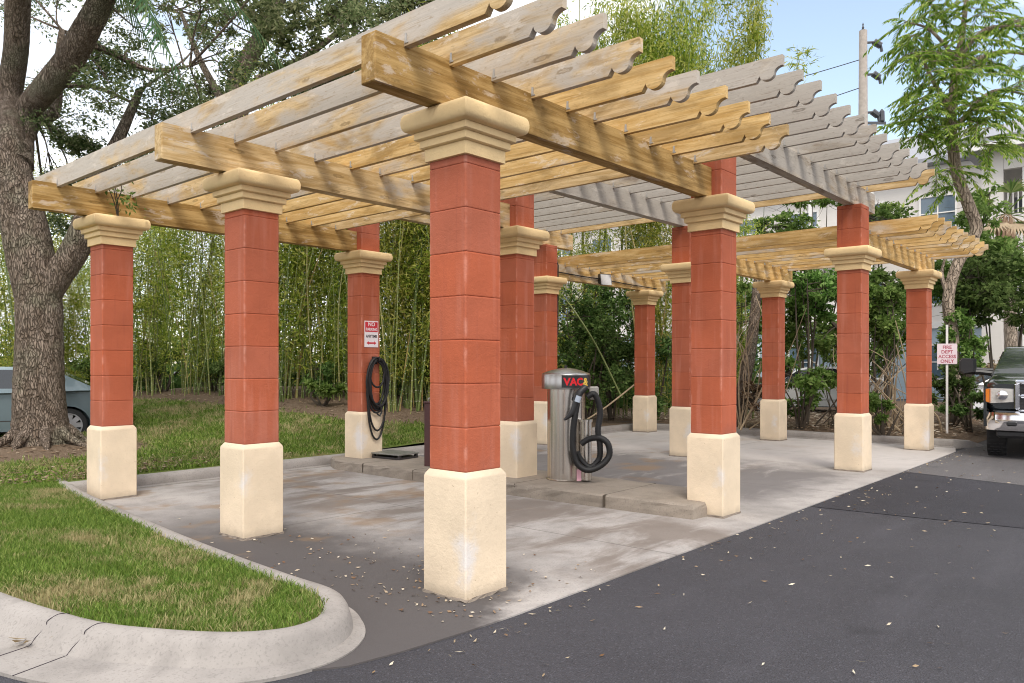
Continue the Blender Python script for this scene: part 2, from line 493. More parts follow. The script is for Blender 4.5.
def bark(name, a, b, moss, sc=25.0, crack=.72):
    t = NT(name); v = t.obj(False)
    wob = t.n('TexNoise', {'Vector': v, 'Scale': 3.0, 'Detail': 3.0}).outputs['Color']
    v2 = t.n('VectorMath', {0: v, 1: t.n('VectorMath', {0: wob, 1: (.22, .22, .22)}, operation='MULTIPLY').outputs[0]}, operation='ADD').outputs[0]
    w = t.n('VectorMath', {0: v2, 1: (1, 1, .17)}, operation='MULTIPLY').outputs[0]
    ed = t.n('TexVoronoi', {'Vector': w, 'Scale': sc}, feature='DISTANCE_TO_EDGE').outputs['Distance']
    n = t.noise(w, 13, 6, .65, .8); n2 = t.noise(v, 1.4, 4); nf = t.noise(w, 46, 4, .7)
    fur = t.smooth(t.math('ADD', ed, t.math('MULTIPLY', t.math('SUBTRACT', nf, .5), .10)), .01, .16)
    col = t.mix(t.smooth(n, .3, .7), a, b)
    col = t.mix(t.math('MULTIPLY', t.smooth(nf, .5, .75), .5), col, [min(1, x * 1.5) for x in b])
    col = t.mix(t.math('MULTIPLY', t.smooth(n2, .48, .68), moss), col, (.22, .23, .16))
    col = t.mix(t.math('MULTIPLY', t.math('SUBTRACT', 1.0, fur), crack), col, [x * .5 for x in a])
    return t.pbr(col, .95, 0, t.bump(t.math('ADD', fur, t.math('MULTIPLY', n, .4)), 1.0, .06), .1)
M['oak_bark'] = bark('oak_bark', (.145, .108, .08), (.33, .265, .215), .5, 36, .48)
M['grey_bark'] = bark('pale_grey_bark', (.30, .235, .18), (.46, .37, .29), .1, 14, .2)
M['palm_bark'] = bark('palm_bark', (.30, .24, .19), (.46, .38, .31), .1, 20, .25)


def culm_mat():
    t = NT('bamboo_culm'); v = t.n('TexCoord').outputs['Object']
    r = t.n('ObjectInfo').outputs['Random']
    z = t.n('SeparateXYZ', {0: v}).outputs[2]
    nod = t.math('FRACT', t.math('DIVIDE', z, .34))
    base = t.ramp(r, [(0.0, (.07, .11, .025)), (.4, (.14, .19, .045)), (.7, (.26, .28, .08)), (.9, (.38, .34, .13)), (1.0, (.42, .27, .10))])
    base = t.mix(t.math('MULTIPLY', t.noise(v, 5, 3), .5), base, (.10, .11, .045))
    col = t.mix(t.math('MULTIPLY', t.math('GREATER_THAN', nod, .93), .6), base, (.52, .50, .40))
    return t.pbr(col, .5, 0, None, .35)
M['culm'] = culm_mat()
M['bamboo_leaf'] = leafmat('bamboo_leaves', [(.10, .17, .018), (.25, .35, .04), (.45, .50, .085), (.62, .60, .17)], .58)
M['oak_leaf'] = leafmat('live_oak_leaves', [(.05, .08, .026), (.10, .145, .05), (.165, .21, .085), (.29, .31, .16)], .5)
M['feather_leaf'] = leafmat('feathery_leaves', [(.09, .17, .03), (.17, .28, .04), (.28, .39, .06), (.44, .50, .12)], .55)
M['bush_leaf'] = leafmat('broad_shrub_leaves', [(.07, .14, .028), (.12, .22, .045), (.19, .31, .07), (.30, .42, .13)], .5)
M['dark_leaf'] = leafmat('dark_shrub_leaves', [(.045, .085, .022), (.08, .14, .035), (.12, .20, .055), (.20, .28, .09)], .45)
M['brown_leaf'] = leafmat('dry_brown_leaves', [(.10, .06, .035), (.20, .13, .075), (.32, .22, .13), (.45, .36, .26)], .25)
M['frond'] = leafmat('palm_fronds', [(.05, .13, .06), (.08, .17, .08), (.12, .22, .09), (.20, .28, .12)], .4)
M['palm_leaf'] = leafmat('fan_palm_leaves', [(.07, .12, .03), (.13, .19, .05), (.20, .26, .08), (.30, .32, .13)], .35)
M['litter'] = leafmat('fallen_leaves', [(.16, .09, .045), (.32, .22, .12), (.48, .40, .28), (.64, .58, .46)], .1)

# ------------------------------------------------------------------ camera, sky and sun
cam = bpy.data.cameras.new('Camera')
cam.sensor_width = 36; cam.lens = FPX / 1024 * 36
cam.shift_y = (V0 - 341.5) / 1024
cam.clip_start = .05; cam.clip_end = 5000
co = bpy.data.objects.new('Camera', cam); COL.objects.link(co)
co.location = (CX, CY, EYE); co.rotation_euler = (PI / 2, 0, YAW - PI / 2)
SC.camera = co

SUN_EL, SUN_AZ = math.radians(50), math.radians(228)      # azimuth from +x, counter-clockwise
sd = Vector((math.cos(SUN_EL) * math.cos(SUN_AZ), math.cos(SUN_EL) * math.sin(SUN_AZ), math.sin(SUN_EL)))
L = bpy.data.lights.new('sun', 'SUN'); L.energy = 2.0; L.angle = math.radians(22); L.color = (1.0, .93, .83)
lo = bpy.data.objects.new('sun', L); COL.objects.link(lo)
lo.rotation_euler = sd.to_track_quat('Z', 'Y').to_euler(); lo.location = (0, -10, 30)

W = bpy.data.worlds.new('World'); SC.world = W; W.use_nodes = True
wt = W.node_tree; wt.nodes.clear()
def wn(typ, **p):
    n = wt.nodes.new('ShaderNode' + typ)
    for k, v in p.items(): setattr(n, k, v)
    return n
wo = wn('OutputWorld'); bg = wn('Background'); bg.inputs['Strength'].default_value = .14
sky = wn('TexSky', sky_type='NISHITA', sun_disc=False)
sky.sun_elevation = SUN_EL; sky.sun_rotation = PI / 2 - SUN_AZ
sky.air_density = 1.0; sky.dust_density = .6; sky.ozone_density = 1.2
tc = wn('TexCoord')
mp = wn('Mapping'); mp.inputs['Scale'].default_value = (1.0, 1.0, 2.1); mp.inputs['Location'].default_value = (.37, .10, .22)
n1 = wn('TexNoise'); n1.inputs['Scale'].default_value = 2.1; n1.inputs['Detail'].default_value = 7; n1.inputs['Roughness'].default_value = .52
n1.inputs['Distortion'].default_value = .25
def opening(u, v, r0_, r1_, amt):
    d = (at(u, v, 1.0) - Vector((CX, CY, EYE))).normalized()
    dp = wn('VectorMath', operation='DOT_PRODUCT'); dp.inputs[1].default_value = d
    nz = wn('VectorMath', operation='NORMALIZE'); wt.links.new(tc.outputs['Generated'], nz.inputs[0]); wt.links.new(nz.outputs[0], dp.inputs[0])
    mr = wn('MapRange', interpolation_type='SMOOTHSTEP'); wt.links.new(dp.outputs['Value'], mr.inputs['Value'])
    mr.inputs['From Min'].default_value = math.cos(math.radians(r0_)); mr.inputs['From Max'].default_value = math.cos(math.radians(r1_))
    mr.inputs['To Min'].default_value = 0; mr.inputs['To Max'].default_value = amt
    return mr.outputs['Result']
# gaps of blue between the clouds
gaps = wn('Math', operation='ADD'); wt.links.new(opening(815, 20, 12, 2, .42), gaps.inputs[0]); wt.links.new(opening(985, 120, 7, 1, .34), gaps.inputs[1])
g3 = wn('Math', operation='ADD'); wt.links.new(gaps.outputs[0], g3.inputs[0]); g3.inputs[1].default_value = .0
cv = wn('Math', operation='SUBTRACT')
rp = wn('ValToRGB'); rp.color_ramp.elements[0].position = .30; rp.color_ramp.elements[1].position = .46
n2 = wn('TexNoise'); n2.inputs['Scale'].default_value = 5; n2.inputs['Detail'].default_value = 5
cl = wn('ValToRGB')
cl.color_ramp.elements[0].position = .3; cl.color_ramp.elements[0].color = (6.7, 6.8, 7.2, 1)
cl.color_ramp.elements[1].position = .7; cl.color_ramp.elements[1].color = (8.8, 8.7, 8.7, 1)
mxw = wn('Mix', data_type='RGBA')
lk = wt.links.new
lk(tc.outputs['Generated'], mp.inputs[0]); lk(mp.outputs[0], n1.inputs['Vector']); lk(mp.outputs[0], n2.inputs['Vector'])
lk(n1.outputs['Fac'], cv.inputs[0]); lk(g3.outputs[0], cv.inputs[1]); lk(cv.outputs[0], rp.inputs[0]); lk(n2.outputs['Fac'], cl.inputs[0])
bright = wn('Mix', data_type='RGBA', blend_type='MULTIPLY'); bright.inputs[0].default_value = 1.0; bright.inputs[7].default_value = (1.75, 1.55, 1.35, 1)
lk(sky.outputs[0], bright.inputs[6])
pale = wn('Mix', data_type='RGBA'); pale.inputs[0].default_value = .08; pale.inputs[7].default_value = (7.2, 7.5, 7.9, 1); lk(bright.outputs[2], pale.inputs[6])
lk(rp.outputs[0], mxw.inputs[0]); lk(pale.outputs[2], mxw.inputs[6]); lk(cl.outputs[0], mxw.inputs[7])
lk(mxw.outputs[2], bg.inputs[0]); lk(bg.outputs[0], wo.inputs[0])

SC.view_settings.view_transform = 'Standard'; SC.view_settings.look = 'None'
SC.view_settings.exposure = .50; SC.view_settings.gamma = 1.0
SC.view_settings.use_curve_mapping = False
SC.render.engine = 'CYCLES'
SC.cycles.use_denoising = True
SC.cycles.pixel_filter_type = 'BLACKMAN_HARRIS'; SC.cycles.filter_width = 1.05
SC.cycles.max_bounces = 6; SC.cycles.diffuse_bounces = 4; SC.cycles.transmission_bounces = 3
SC.cycles.use_adaptive_sampling = True; SC.cycles.adaptive_threshold = .02

def spline(keys, n=60):
    K = [Vector(k) for k in keys]; out = []
    for i in range(len(K) - 1):
        p0, p1, p2, p3 = K[max(i - 1, 0)], K[i], K[i + 1], K[min(i + 2, len(K) - 1)]
        m = max(4, n // len(K))
        for j in range(m):
            t = j / m
            out.append(.5 * ((2 * p1) + (-p0 + p2) * t + (2 * p0 - 5 * p1 + 4 * p2 - p3) * t * t + (-p0 + 3 * p1 - 3 * p2 + p3) * t ** 3))
    out.append(K[-1]); return out



# ------------------------------------------------------------------ ground, lot and pad
def sstep(x, a, b):
    t = np.clip((x - a) / (b - a), 0, 1)
    return t * t * (3 - 2 * t)


def sheet(name, poly, z, mt, thick=.0):
    b = MB()
    if thick:
        b.prism(poly, z - thick, z)
    else:
        b.add([(x, y, z) for x, y in poly], [tuple(range(len(poly)))])
    return tag(b.build(name, mt), kind='structure')


sheet('ground', [(-700, -700), (1300, -700), (1300, 1300), (-700, 1300)], -.03, M['asphalt_old'])
sheet('parking_lot', [(-30, -40), (90, -40), (90, -.58), (13.2, -.58), (-.3, -.58), (-.30, -.1), (-.55, .6), (-.7, 3), (-30, 3)], -.006, M['asphalt'])
sheet('asphalt_patch', [(4.93, -.635), (5.0, -1.6), (5.12, -2.64), (5.5, -4.4), (5.6, -9), (8.0, -9), (8.22, -4.5), (8.26, -2.21), (8.5, -1.4), (8.69, -.63)], -.001, M['asphalt_new'])
sheet('lane_beyond', [(8.74, -.64), (8.3, -2.3), (8.1, -9), (40, -9), (40, -.2), (13.4, -.2), (13.0, -.60)], -.002, M['asphalt_old'])
pad_poly = [(-.60, -.60), (-.2, -.618), (1.5, -.612), (3.2, -.622), (6, -.612), (8.6, -.618), (12.25, -.61), (13.02, -.45), (13.02, 6.55), (-.2, 6.55), (-.45, 4.5), (-.70, 2.5), (-.82, 1.2), (-.85, .45), (-.95, .0), (-1.20, -.16), (-1.45, -.19), (-1.62, -.36), (-1.40, -.50), (-1.05, -.56)]
sheet('concrete_pad', pad_poly, .004, M['pad'], .02)


# kerbs ----------------------------------------------------------------------
KERB_RINGS = {}
def sweep_kerb(name, path, wid, flare, h=.15, gutter=0.0, mt=None, z0=0.0, joints=True):
    """path = inner top edge; wid(i) = width of the flat top; the outer face rolls down over flare"""
    P = [Vector((x, y)) for x, y in path]
    # resample smoothly (Catmull-Rom)
    Q = []; tt = []
    for i in range(len(P) - 1):
        p0, p1, p2, p3 = P[max(i - 1, 0)], P[i], P[i + 1], P[min(i + 2, len(P) - 1)]
        for k in range(8):
            t = k / 8
            Q.append(.5 * ((2 * p1) + (-p0 + p2) * t + (2 * p0 - 5 * p1 + 4 * p2 - p3) * t * t + (-p0 + 3 * p1 - 3 * p2 + p3) * t ** 3))
            tt.append(i + t)
    Q.append(P[-1]); tt.append(len(P) - 1)
    rings = []
    for i, q in enumerate(Q):
        d = (Q[min(i + 1, len(Q) - 1)] - Q[max(i - 1, 0)]).normalized()
        nrm = Vector((d.y, -d.x))
        w = wid(tt[i]); fl = flare(tt[i]); g = gutter(tt[i]) if callable(gutter) else gutter
        prof = [(-.02, z0 - .1), (-.01, z0 + h - .012), (.01, z0 + h), (w * .5, z0 + h + .004), (w - .02, z0 + h - .004), (w + .012, z0 + h - .018), (w + .03, z0 + h - .045),
                (w + .03 + (fl - .03) * .45, z0 + h * .38), (w + fl * .8, z0 + h * .16), (w + fl + .02, z0 + .022), (w + fl + .05 + g, z0 + .012), (w + fl + .05 + g, z0 - .06)]
        rings.append([(q.x + nrm.x * a, q.y + nrm.y * a, z) for a, z in prof])
    b = MB().loft(rings)
    ko = b.build(name, mt or M['kerb'], smooth=True)
    KERB_RINGS[name] = rings
    return ko


nose = [(-.28, 7.0), (-.49, 6.0), (-.66, 4.64), (-.82, 3.2), (-.92, 2.04), (-.98, .92), (-.99, .42), (-1.09, .14), (-1.27, -.06), (-1.50, -.10), (-1.74, .06), (-1.98, .42), (-2.17, .88), (-2.33, 1.9), (-2.45, 3.4), (-2.6, 8.5)]
nose_r = nose[::-1]
def lerpk(keys):
    ks = sorted(keys)
    return lambda t: float(np.interp(t, ks, [keys[k] for k in ks]))
nN = len(nose) - 1
kb = sweep_kerb('planter_kerb', nose_r, lerpk({0: .10, 3: .10, 4: .10, 6: .11, 8: .115, 9: .12, 10: .12, 15: .12}),
                lerpk({0: .13, 3: .13, 5: .12, 6: .10, 7: .075, 8: .06, 9: .05, 10: .05, 15: .05}),
                .15, lerpk({0: .22, 4: .20, 5: .11, 6: .05, 7: .02, 8: .0, 9: 0, 15: 0}))
tag(kb, kind='structure')
bk = sweep_kerb('back_kerb', [(-.32, 6.62), (1.2, 6.62), (4, 6.6), (8, 6.62), (11.6, 6.60), (12.7, 6.4), (13.1, 5.5), (13.16, 4.6), (13.16, 2.2), (13.16, .2), (13.18, -.42)],
                lambda t: .14, lambda t: .05, .15, 0.0)
tag(bk, kind='structure')
# the flared end of the kerb by the lane
fl = MB().loft([[(12.98, -.415, -.02), (12.98, -.415, .02), (13.02, -.415, .15), (13.19, -.415, .15), (13.19, -.415, -.02)],
                [(13.22, -.70, -.02), (13.22, -.70, .02), (13.28, -.68, .12), (13.44, -.60, .125), (13.44, -.60, -.02)],
                [(13.75, -.80, -.02), (13.75, -.80, .005), (13.76, -.76, .03), (13.78, -.66, .04), (13.78, -.66, -.02)]])
tag(fl.build('kerb_end', M['kerb'], smooth=True), kind='structure')
# joints across the planter kerb: two thin dark caulk lines following its face
cj = MB()
KR = KERB_RINGS['planter_kerb']
for i0, i1 in ((26, 25), (22, 22)):
    A_, B_ = KR[i0], KR[i1]
    pts = []
    for k in range(1, 11):
        t = k / 10
        p = Vector(A_[k]).lerp(Vector(B_[k]), t); pts.append((p.x + .006 * math.sin(k * 2.3), p.y + .006 * math.cos(k * 1.7), p.z + .0012))
    cj.tube(spline(pts, 40), .0024, 5)
tag(cj.build('kerb_joints', M['black_ink']), kind='structure')


# lawn -----------------------------------------------------------------------
def terrain(x, y):
    x = np.asarray(x, float); y = np.asarray(y, float)
    s = (x - CX) * FW[0] + (y - CY) * FW[1]; l = (x - CX) * RT[0] + (y - CY) * RT[1]
    berm = .75 * sstep(s, 12.5, 22) * sstep(l, -13.5, -10.0) * (1 - sstep(l, -3.5, 2.5))
    left = .0 * sstep(s, 13.5, 16) * (1 - sstep(l, -11, -8.5))
    z = .145 + berm + left + .02 * np.sin(x * 1.7) * np.cos(y * 1.3) * sstep(y, 7.2, 9)
    r = np.hypot(x - OAK[0], y - OAK[1])
    z += .16 * np.exp(-(r / 1.3) ** 2)
    z *= np.where(x > 13.0, sstep(y, -.75, .3), 1.0)
    return z
OAK = at(41, 446, 12.9); OAK = (OAK.x, OAK.y)


def mulchness(x, y):
    s = (x - CX) * FW[0] + (y - CY) * FW[1]; l = (x - CX) * RT[0] + (y - CY) * RT[1]
    m = 1 - sstep(np.hypot((x - OAK[0]), (y - OAK[1])), 1.0, 2.3)
    line = np.interp(l, [-12, -10, -6.5, -3, -1, 1, 4], [20.5, 19.5, 18.3, 16.3, 16.5, 16.2, 14])
    m = np.maximum(m, sstep(s - line, -.9, .8))
    m = np.maximum(m, sstep(x, 12.6, 13.2))
    return m


def grid_sheet(name, xs, ys, keep, mt):
    X, Y = np.meshgrid(xs, ys, indexing='ij')
    V = np.stack([X, Y, terrain(X, Y)], -1).reshape(-1, 3)
    nx, ny = len(xs), len(ys)
    I = np.arange(nx * ny).reshape(nx, ny)
    F = np.stack([I[:-1, :-1], I[1:, :-1], I[1:, 1:], I[:-1, 1:]], -1).reshape(-1, 4)
    cx = V[F].mean(1)
    F = F[keep(cx[:, 0], cx[:, 1])]
    m = tri_mesh(name, V, F)
    a = m.attributes.new('mulch', 'FLOAT', 'POINT'); a.data.foreach_set('value', mulchness(V[:, 0], V[:, 1]).astype(np.float32))
    m.polygons.foreach_set('use_smooth', [True] * len(m.polygons))
    return tag(link(name, m, mt), kind='structure')


grid_sheet('lawn', np.arange(-14, 13.05, .25), np.arange(6.61, 40, .25), lambda x, y: np.ones_like(x, bool), M['soil'])
grid_sheet('mulch_bed', np.arange(13.1, 30, .3), np.arange(-.9, 40, .3), lambda x, y: (y > -.1) | ((x > 13.5) & (y > -.5)), M['soil'])
inner = [(x, y) for x, y in nose]
pl = MB(); zz = .132
pl.add([(x, y, zz) for x, y in inner], [tuple(range(len(inner)))])
po = pl.build('planter_bed', M['soil']); tag(po, kind='structure')


def in_poly(px, py, poly):
    c = np.zeros(len(px), bool); n = len(poly)
    for i in range(n):
        x1, y1 = poly[i]; x2, y2 = poly[(i + 1) % n]
        k = ((y1 > py) != (y2 > py))
        with np.errstate(divide='ignore', invalid='ignore'):
            c ^= k & (px < (x2 - x1) * (py - y1) / (y2 - y1) + x1)
    return c


def grass_mesh(name, x, y, z, hmin, hmax, w, seed, mt=None):
    r = np.random.default_rng(seed); n = len(x)
    a = r.uniform(0, 2 * PI, n); h = r.uniform(hmin, hmax, n)
    lean = r.uniform(.15, .95, n) * h; la = r.uniform(0, 2 * PI, n)
    wx, wy = np.cos(a) * w / 2, np.sin(a) * w / 2
    lx, ly = np.cos(la) * lean, np.sin(la) * lean
    V = np.zeros((n, 5, 3))
    V[:, 0] = np.stack([x - wx, y - wy, z], -1); V[:, 1] = np.stack([x + wx, y + wy, z], -1)
    V[:, 2] = np.stack([x + wx * .8 + lx * .4, y + wy * .8 + ly * .4, z + h * .62], -1)
    V[:, 3] = np.stack([x - wx * .8 + lx * .4, y - wy * .8 + ly * .4, z + h * .62], -1)
    V[:, 4] = np.stack([x + lx, y + ly, z + h * .92], -1)
    b = (np.arange(n) * 5)[:, None]
    F = np.concatenate([b + [0, 1, 2], b + [0, 2, 3], b + [3, 2, 4]])
    return link(name, tri_mesh(name, V.reshape(-1, 3), F), mt or M['grass'])


N = 120000
gx = RNG.uniform(-2.6, -.2, N); gy = RNG.uniform(-.1, 7.0, N)
k = in_poly(gx, gy, inner)
bare = np.exp(-(((gx + 1.05) / .38) ** 2 + ((gy - 2.55) / .33) ** 2)) + .8 * np.exp(-(((gx + 1.9) / .2) ** 2 + ((gy - 4.4) / .5) ** 2))
k &= RNG.uniform(0, 1, N) > bare * .9
gx, gy = gx[k] + RNG.normal(0, .016, k.sum()), gy[k] + RNG.normal(0, .016, k.sum())
tag(grass_mesh('grass', gx, gy, np.full(len(gx), .13), .022, .062, .006, 3), 'short green turf with dry tan patches inside the kerbed planter', 'grass', kind='stuff')
N = 260000
gs = RNG.uniform(9.4, 21.5, N); gl = RNG.uniform(-12.8, 1.5, N)
gx = CX + FW[0] * gs + RT[0] * gl; gy = CY + FW[1] * gs + RT[1] * gl
tuft = .5 + .5 * np.sin(gx * 3.1 + np.sin(gy * 2.3) * 2) * np.sin(gy * 2.7 + np.cos(gx * 1.9) * 2)
k = (gy > 6.72) & (mulchness(gx, gy) + RNG.normal(0, .16, N) < .45) & (RNG.uniform(0, 1, N) < .35 + .65 * tuft)
gx, gy = gx[k], gy[k]
tag(grass_mesh('grass', gx, gy, terrain(gx, gy) - .005, .035, .09, .016, 4, M['lawn_grass']), 'patchy green lawn rising from the back kerb to the bamboo', 'grass', kind='stuff')


# fallen leaves --------------------------------------------------------------
def leaf_flat(x, y, z, ln, wd, seed):
    r = np.random.default_rng(seed); n = len(x)
    a = r.uniform(0, 2 * PI, n); ln = ln * r.uniform(.6, 1.3, n); wd = wd * r.uniform(.6, 1.3, n)
    c, s = np.cos(a), np.sin(a)
    def pt(u, v, dz): return np.stack([x + c * u - s * v, y + s * u + c * v, z + dz], -1)
    V = np.zeros((n, 4, 3)); t = r.uniform(.003, .016, (3, n))
    V[:, 0] = pt(-ln / 2, 0 * ln, t[0]); V[:, 1] = pt(0 * ln, -wd / 2, .004); V[:, 2] = pt(ln / 2, 0 * ln, t[1]); V[:, 3] = pt(0 * ln, wd / 2, t[2])
    F = (np.arange(n) * 4)[:, None] + np.array([0, 1, 2, 3])
    return V.reshape(-1, 3), F


def stuff_leaves(name, x, y, z, ln, wd, seed, label, mt='litter'):
    V, F = leaf_flat(x, y, z, ln, wd, seed)
    return tag(link(name, tri_mesh(name, V, F), M[mt]), label, 'leaves', kind='stuff')


n = 430
lx = RNG.uniform(-2.2, 13, n); ly = -.65 - np.where(RNG.uniform(0, 1, n) < .4, RNG.exponential(.25, n), np.abs(RNG.normal(0, 1.9, n)))
stuff_leaves('fallen_leaves', lx, ly, np.full(n, .0),   .046, .0125, 5, 'pale fallen leaves scattered over the dark asphalt lane')
n = 330
lx = RNG.normal(-.1, .55, n); ly = np.abs(RNG.normal(0, 1.5, n)) - .5
k = (lx > -.62) & (ly < 6.4) & ~((np.abs(lx) < .23) & (np.abs(ly) < .23)); lx, ly = lx[k], ly[k]
stuff_leaves('fallen_leaves', lx, ly, np.full(len(lx), .005), .035, .016, 6, 'dry leaf bits lying on the concrete beside the planter kerb')
n = 5200
ls = RNG.uniform(11.6, 21.5, n); ll = RNG.uniform(-13, 1, n)
lx = CX + FW[0] * ls + RT[0] * ll; ly = CY + FW[1] * ls + RT[1] * ll
k = (ly > 6.8) & (mulchness(lx, ly) + RNG.normal(0, .2, n) > .38); lx, ly = lx[k], ly[k]
stuff_leaves('fallen_leaves', lx, ly, terrain(lx, ly) + .005, .085, .05, 7, 'brown leaf mulch round the oak and below the bamboo', 'brown_leaf')
n = 2600
lx = RNG.uniform(13.15, 19, n); ly = RNG.uniform(-.2, 8, n)
stuff_leaves('fallen_leaves', lx, ly, terrain(lx, ly) + RNG.uniform(.03, .11, len(lx)), .10, .06, 12, 'pale dry leaves on top of the litter behind the far kerb', 'litter')
n = 6500
lx = RNG.uniform(13.15, 21, n); ly = RNG.uniform(-.4, 12, n)
k = (ly > -.1) | (lx > 14.4); lx, ly = lx[k], ly[k]
stuff_leaves('fallen_leaves', lx, ly, terrain(lx, ly) + RNG.uniform(.0, .09, len(lx)), .11, .07, 8, 'tan and brown leaf litter under the shrubs behind the far kerb', 'brown_leaf')
n = 1500
lx = RNG.normal(.2, 1.3, n); ly = 6.75 + np.abs(RNG.normal(0, .8, n)); k = (lx < 4) & (lx > -3); lx, ly = lx[k], ly[k]
stuff_leaves('fallen_leaves', lx, ly, terrain(lx, ly) + RNG.uniform(.01, .05, len(lx)), .06, .035, 9, 'tan dry leaves lying in the lawn just behind the back kerb', 'brown_leaf')
# one curled dead leaf cluster in the gutter
V = []
dl = thing('dead_leaf_cluster', 'curled dead leaf cluster lying in the kerb gutter at the near planter', 'leaves', (-2.37, 1.12, .03))
b = MB()
for i in range(9):
    a = random.uniform(0, 2 * PI); r = random.uniform(.02, .09); q = (math.cos(a) * r, math.sin(a) * r)
    d = Vector((math.cos(a + .4), math.sin(a + .4), .25)); e = Vector((-d.y, d.x, .3)) * .02
    p = Vector((q[0], q[1], .01)); b.add([p, p + d * .05 + e, p + d * .11 + Vector((0, 0, .015)), p + d * .05 - e], [(0, 1, 2, 3)])
b.build('leaf', M['brown_leaf'], dl)

# ------------------------------------------------------------------ columns
XS = [0.0, 3.81, 8.40, 12.22]
YS = [0.0, 2.82, 5.98]
R0 = .18


def base_bm(notch=False):
    b = MB()
    b.square([(.209, 0.0), (.210, .03), (.210, .815), (.206, .832), (.188, .858), (.181, .866)], .010)
    return b


def shaft_mesh(z0, z1, name):
    prof = []; z = z0; first = True
    while z < z1 - .01:
        t = min(z + .30, z1)
        prof += [(R0 - .0060, z), (R0 - .0012, z + .004), (R0, z + .010), (R0, t - .010), (R0 - .0012, t - .004), (R0 - .0060, t)]
        z = t
    q = MB(); q.square(prof, .009)
    return q.mesh(name)


def cap_bm():
    b = MB()
    pr = [(.190, 3.020), (.204, 3.022), (.204, 3.108), (.198, 3.110), (.226, 3.114), (.230, 3.118), (.230, 3.166), (.224, 3.168), (.254, 3.172), (.258, 3.176), (.258, 3.220), (.252, 3.222), (.292, 3.228)]
    for k in range(10):
        a = -PI / 2 + PI * k / 9
        pr.append((.296 + .030 * math.cos(a), 3.2915 + .0635 * math.sin(a)))
    pr.append((.1, 3.3555))
    b.square(pr, .006)
    return b


base_m = base_bm().mesh('base', True); shaft_m = shaft_mesh(.866, 3.04, 'shaft'); capital_m = cap_bm().mesh('capital', True)
upper_m = shaft_mesh(3.34, 4.0, 'upper_shaft')
foot = MB()
fr = []
for z, e in ((0, .010), (.010, .008), (.018, .002)):
    ring = []
    for side in range(4):
        for k in range(10):
            t = -1 + 2 * k / 10
            r = .210 + e + random.uniform(-.006, .006)
            c = [(t, -1), (1, t), (-t, 1), (-1, -t)][side]
            ring.append((c[0] * r, c[1] * r, z + (random.uniform(-.006, .006) if z else 0)))
    fr.append(ring)
foot.loft(fr); foot_m = foot.mesh('foot')
col_labels = {
    (0, 0): 'nearest red block column, at the front corner, with a chalky worn spot on its cream base',
    (0, 1): 'short red block column second from the left, beside the planter kerb',
    (0, 2): 'leftmost red block column with a vine growing over its cap',
    (1, 0): 'tall red column at the near end of the vacuum island, its cream base notched over the concrete',
    (1, 1): 'tall red column just left of the steel vacuum',
    (1, 2): 'tall red column carrying the parking sign and the coiled black hose',
    (2, 0): 'tall red column by the lane edge, between the grey and the far low pergola',
    (2, 1): 'tall shaded red column half hidden behind the one at the near island end',
    (2, 2): 'tall red column right behind the vacuum, with thin conduit beside its cap',
    (3, 0): 'rightmost red column, next to the pinkish post sign and the truck',
    (3, 1): 'short red column in front of the leaning dark trunk and brush',
    (3, 2): 'short red column farthest back, under the end of the floodlit beam',
}
COLS = {}
for (i, j), lab in col_labels.items():
    tall = i in (1, 2)
    z = 0.004
    c = thing('masonry_column', lab, 'column', (XS[i], YS[j], z), 0, 'red block columns carrying the pergolas')
    link('base', base_m, M['cream'], c); link('shaft', shaft_m, M['red'], c); link('capital', capital_m, M['capital'], c)
    if tall: link('upper_shaft', upper_m, M['red'], c)
    link('foot', foot_m, M['foot'], c, rot=(0, 0, random.choice((0, 1, 2, 3)) * PI / 2))
    COLS[(i, j)] = c


# ------------------------------------------------------------------ pergolas
def beam_bm(L_, h=.31, t=.14):
    b = MB(); e = .006
    b.loft([[(x, sy * (t / 2 - k), sz) for sy, sz in ((-1, 0 + k), (1, 0 + k), (1, h - k), (-1, h - k))] for x, k in ((0, e), (e, 0), (L_ - e, 0), (L_, e))])
    return b


def rafter_mesh(L_, h=.208, t=.05):
    """long board along +x from 0; the far end is cut in a scroll"""
    pr = [(0, 0), (0, h)]
    pr += [(L_, h), (L_, h - .098)]
    for k in range(1, 7):                    # hollow below the tip
        a = k / 6 * PI / 2
        pr.append((L_ - .080 * math.sin(a), h - .098 - .058 * (1 - math.cos(a))))
    for k in range(1, 10):                   # rounded belly
        a = k / 10 * PI
        pr.append((L_ - .150 + .070 * math.cos(a), .052 - .052 * math.sin(a)))
    pr += [(L_ - .221, .054), (L_ - .256, 0)]
    b = MB(); b.prism(pr, -t / 2, t / 2, axis='y')
    return b.mesh('rafter')


def clip_mesh():
    b = MB()
    b.prism([(-.012, -.012), (.024, -.012), (.024, -.004), (.010, .002), (.009, .052), (-.008, .055)], -.029, -.0255, axis='y')
    return b.mesh('bracket')
clip_m = clip_mesh()


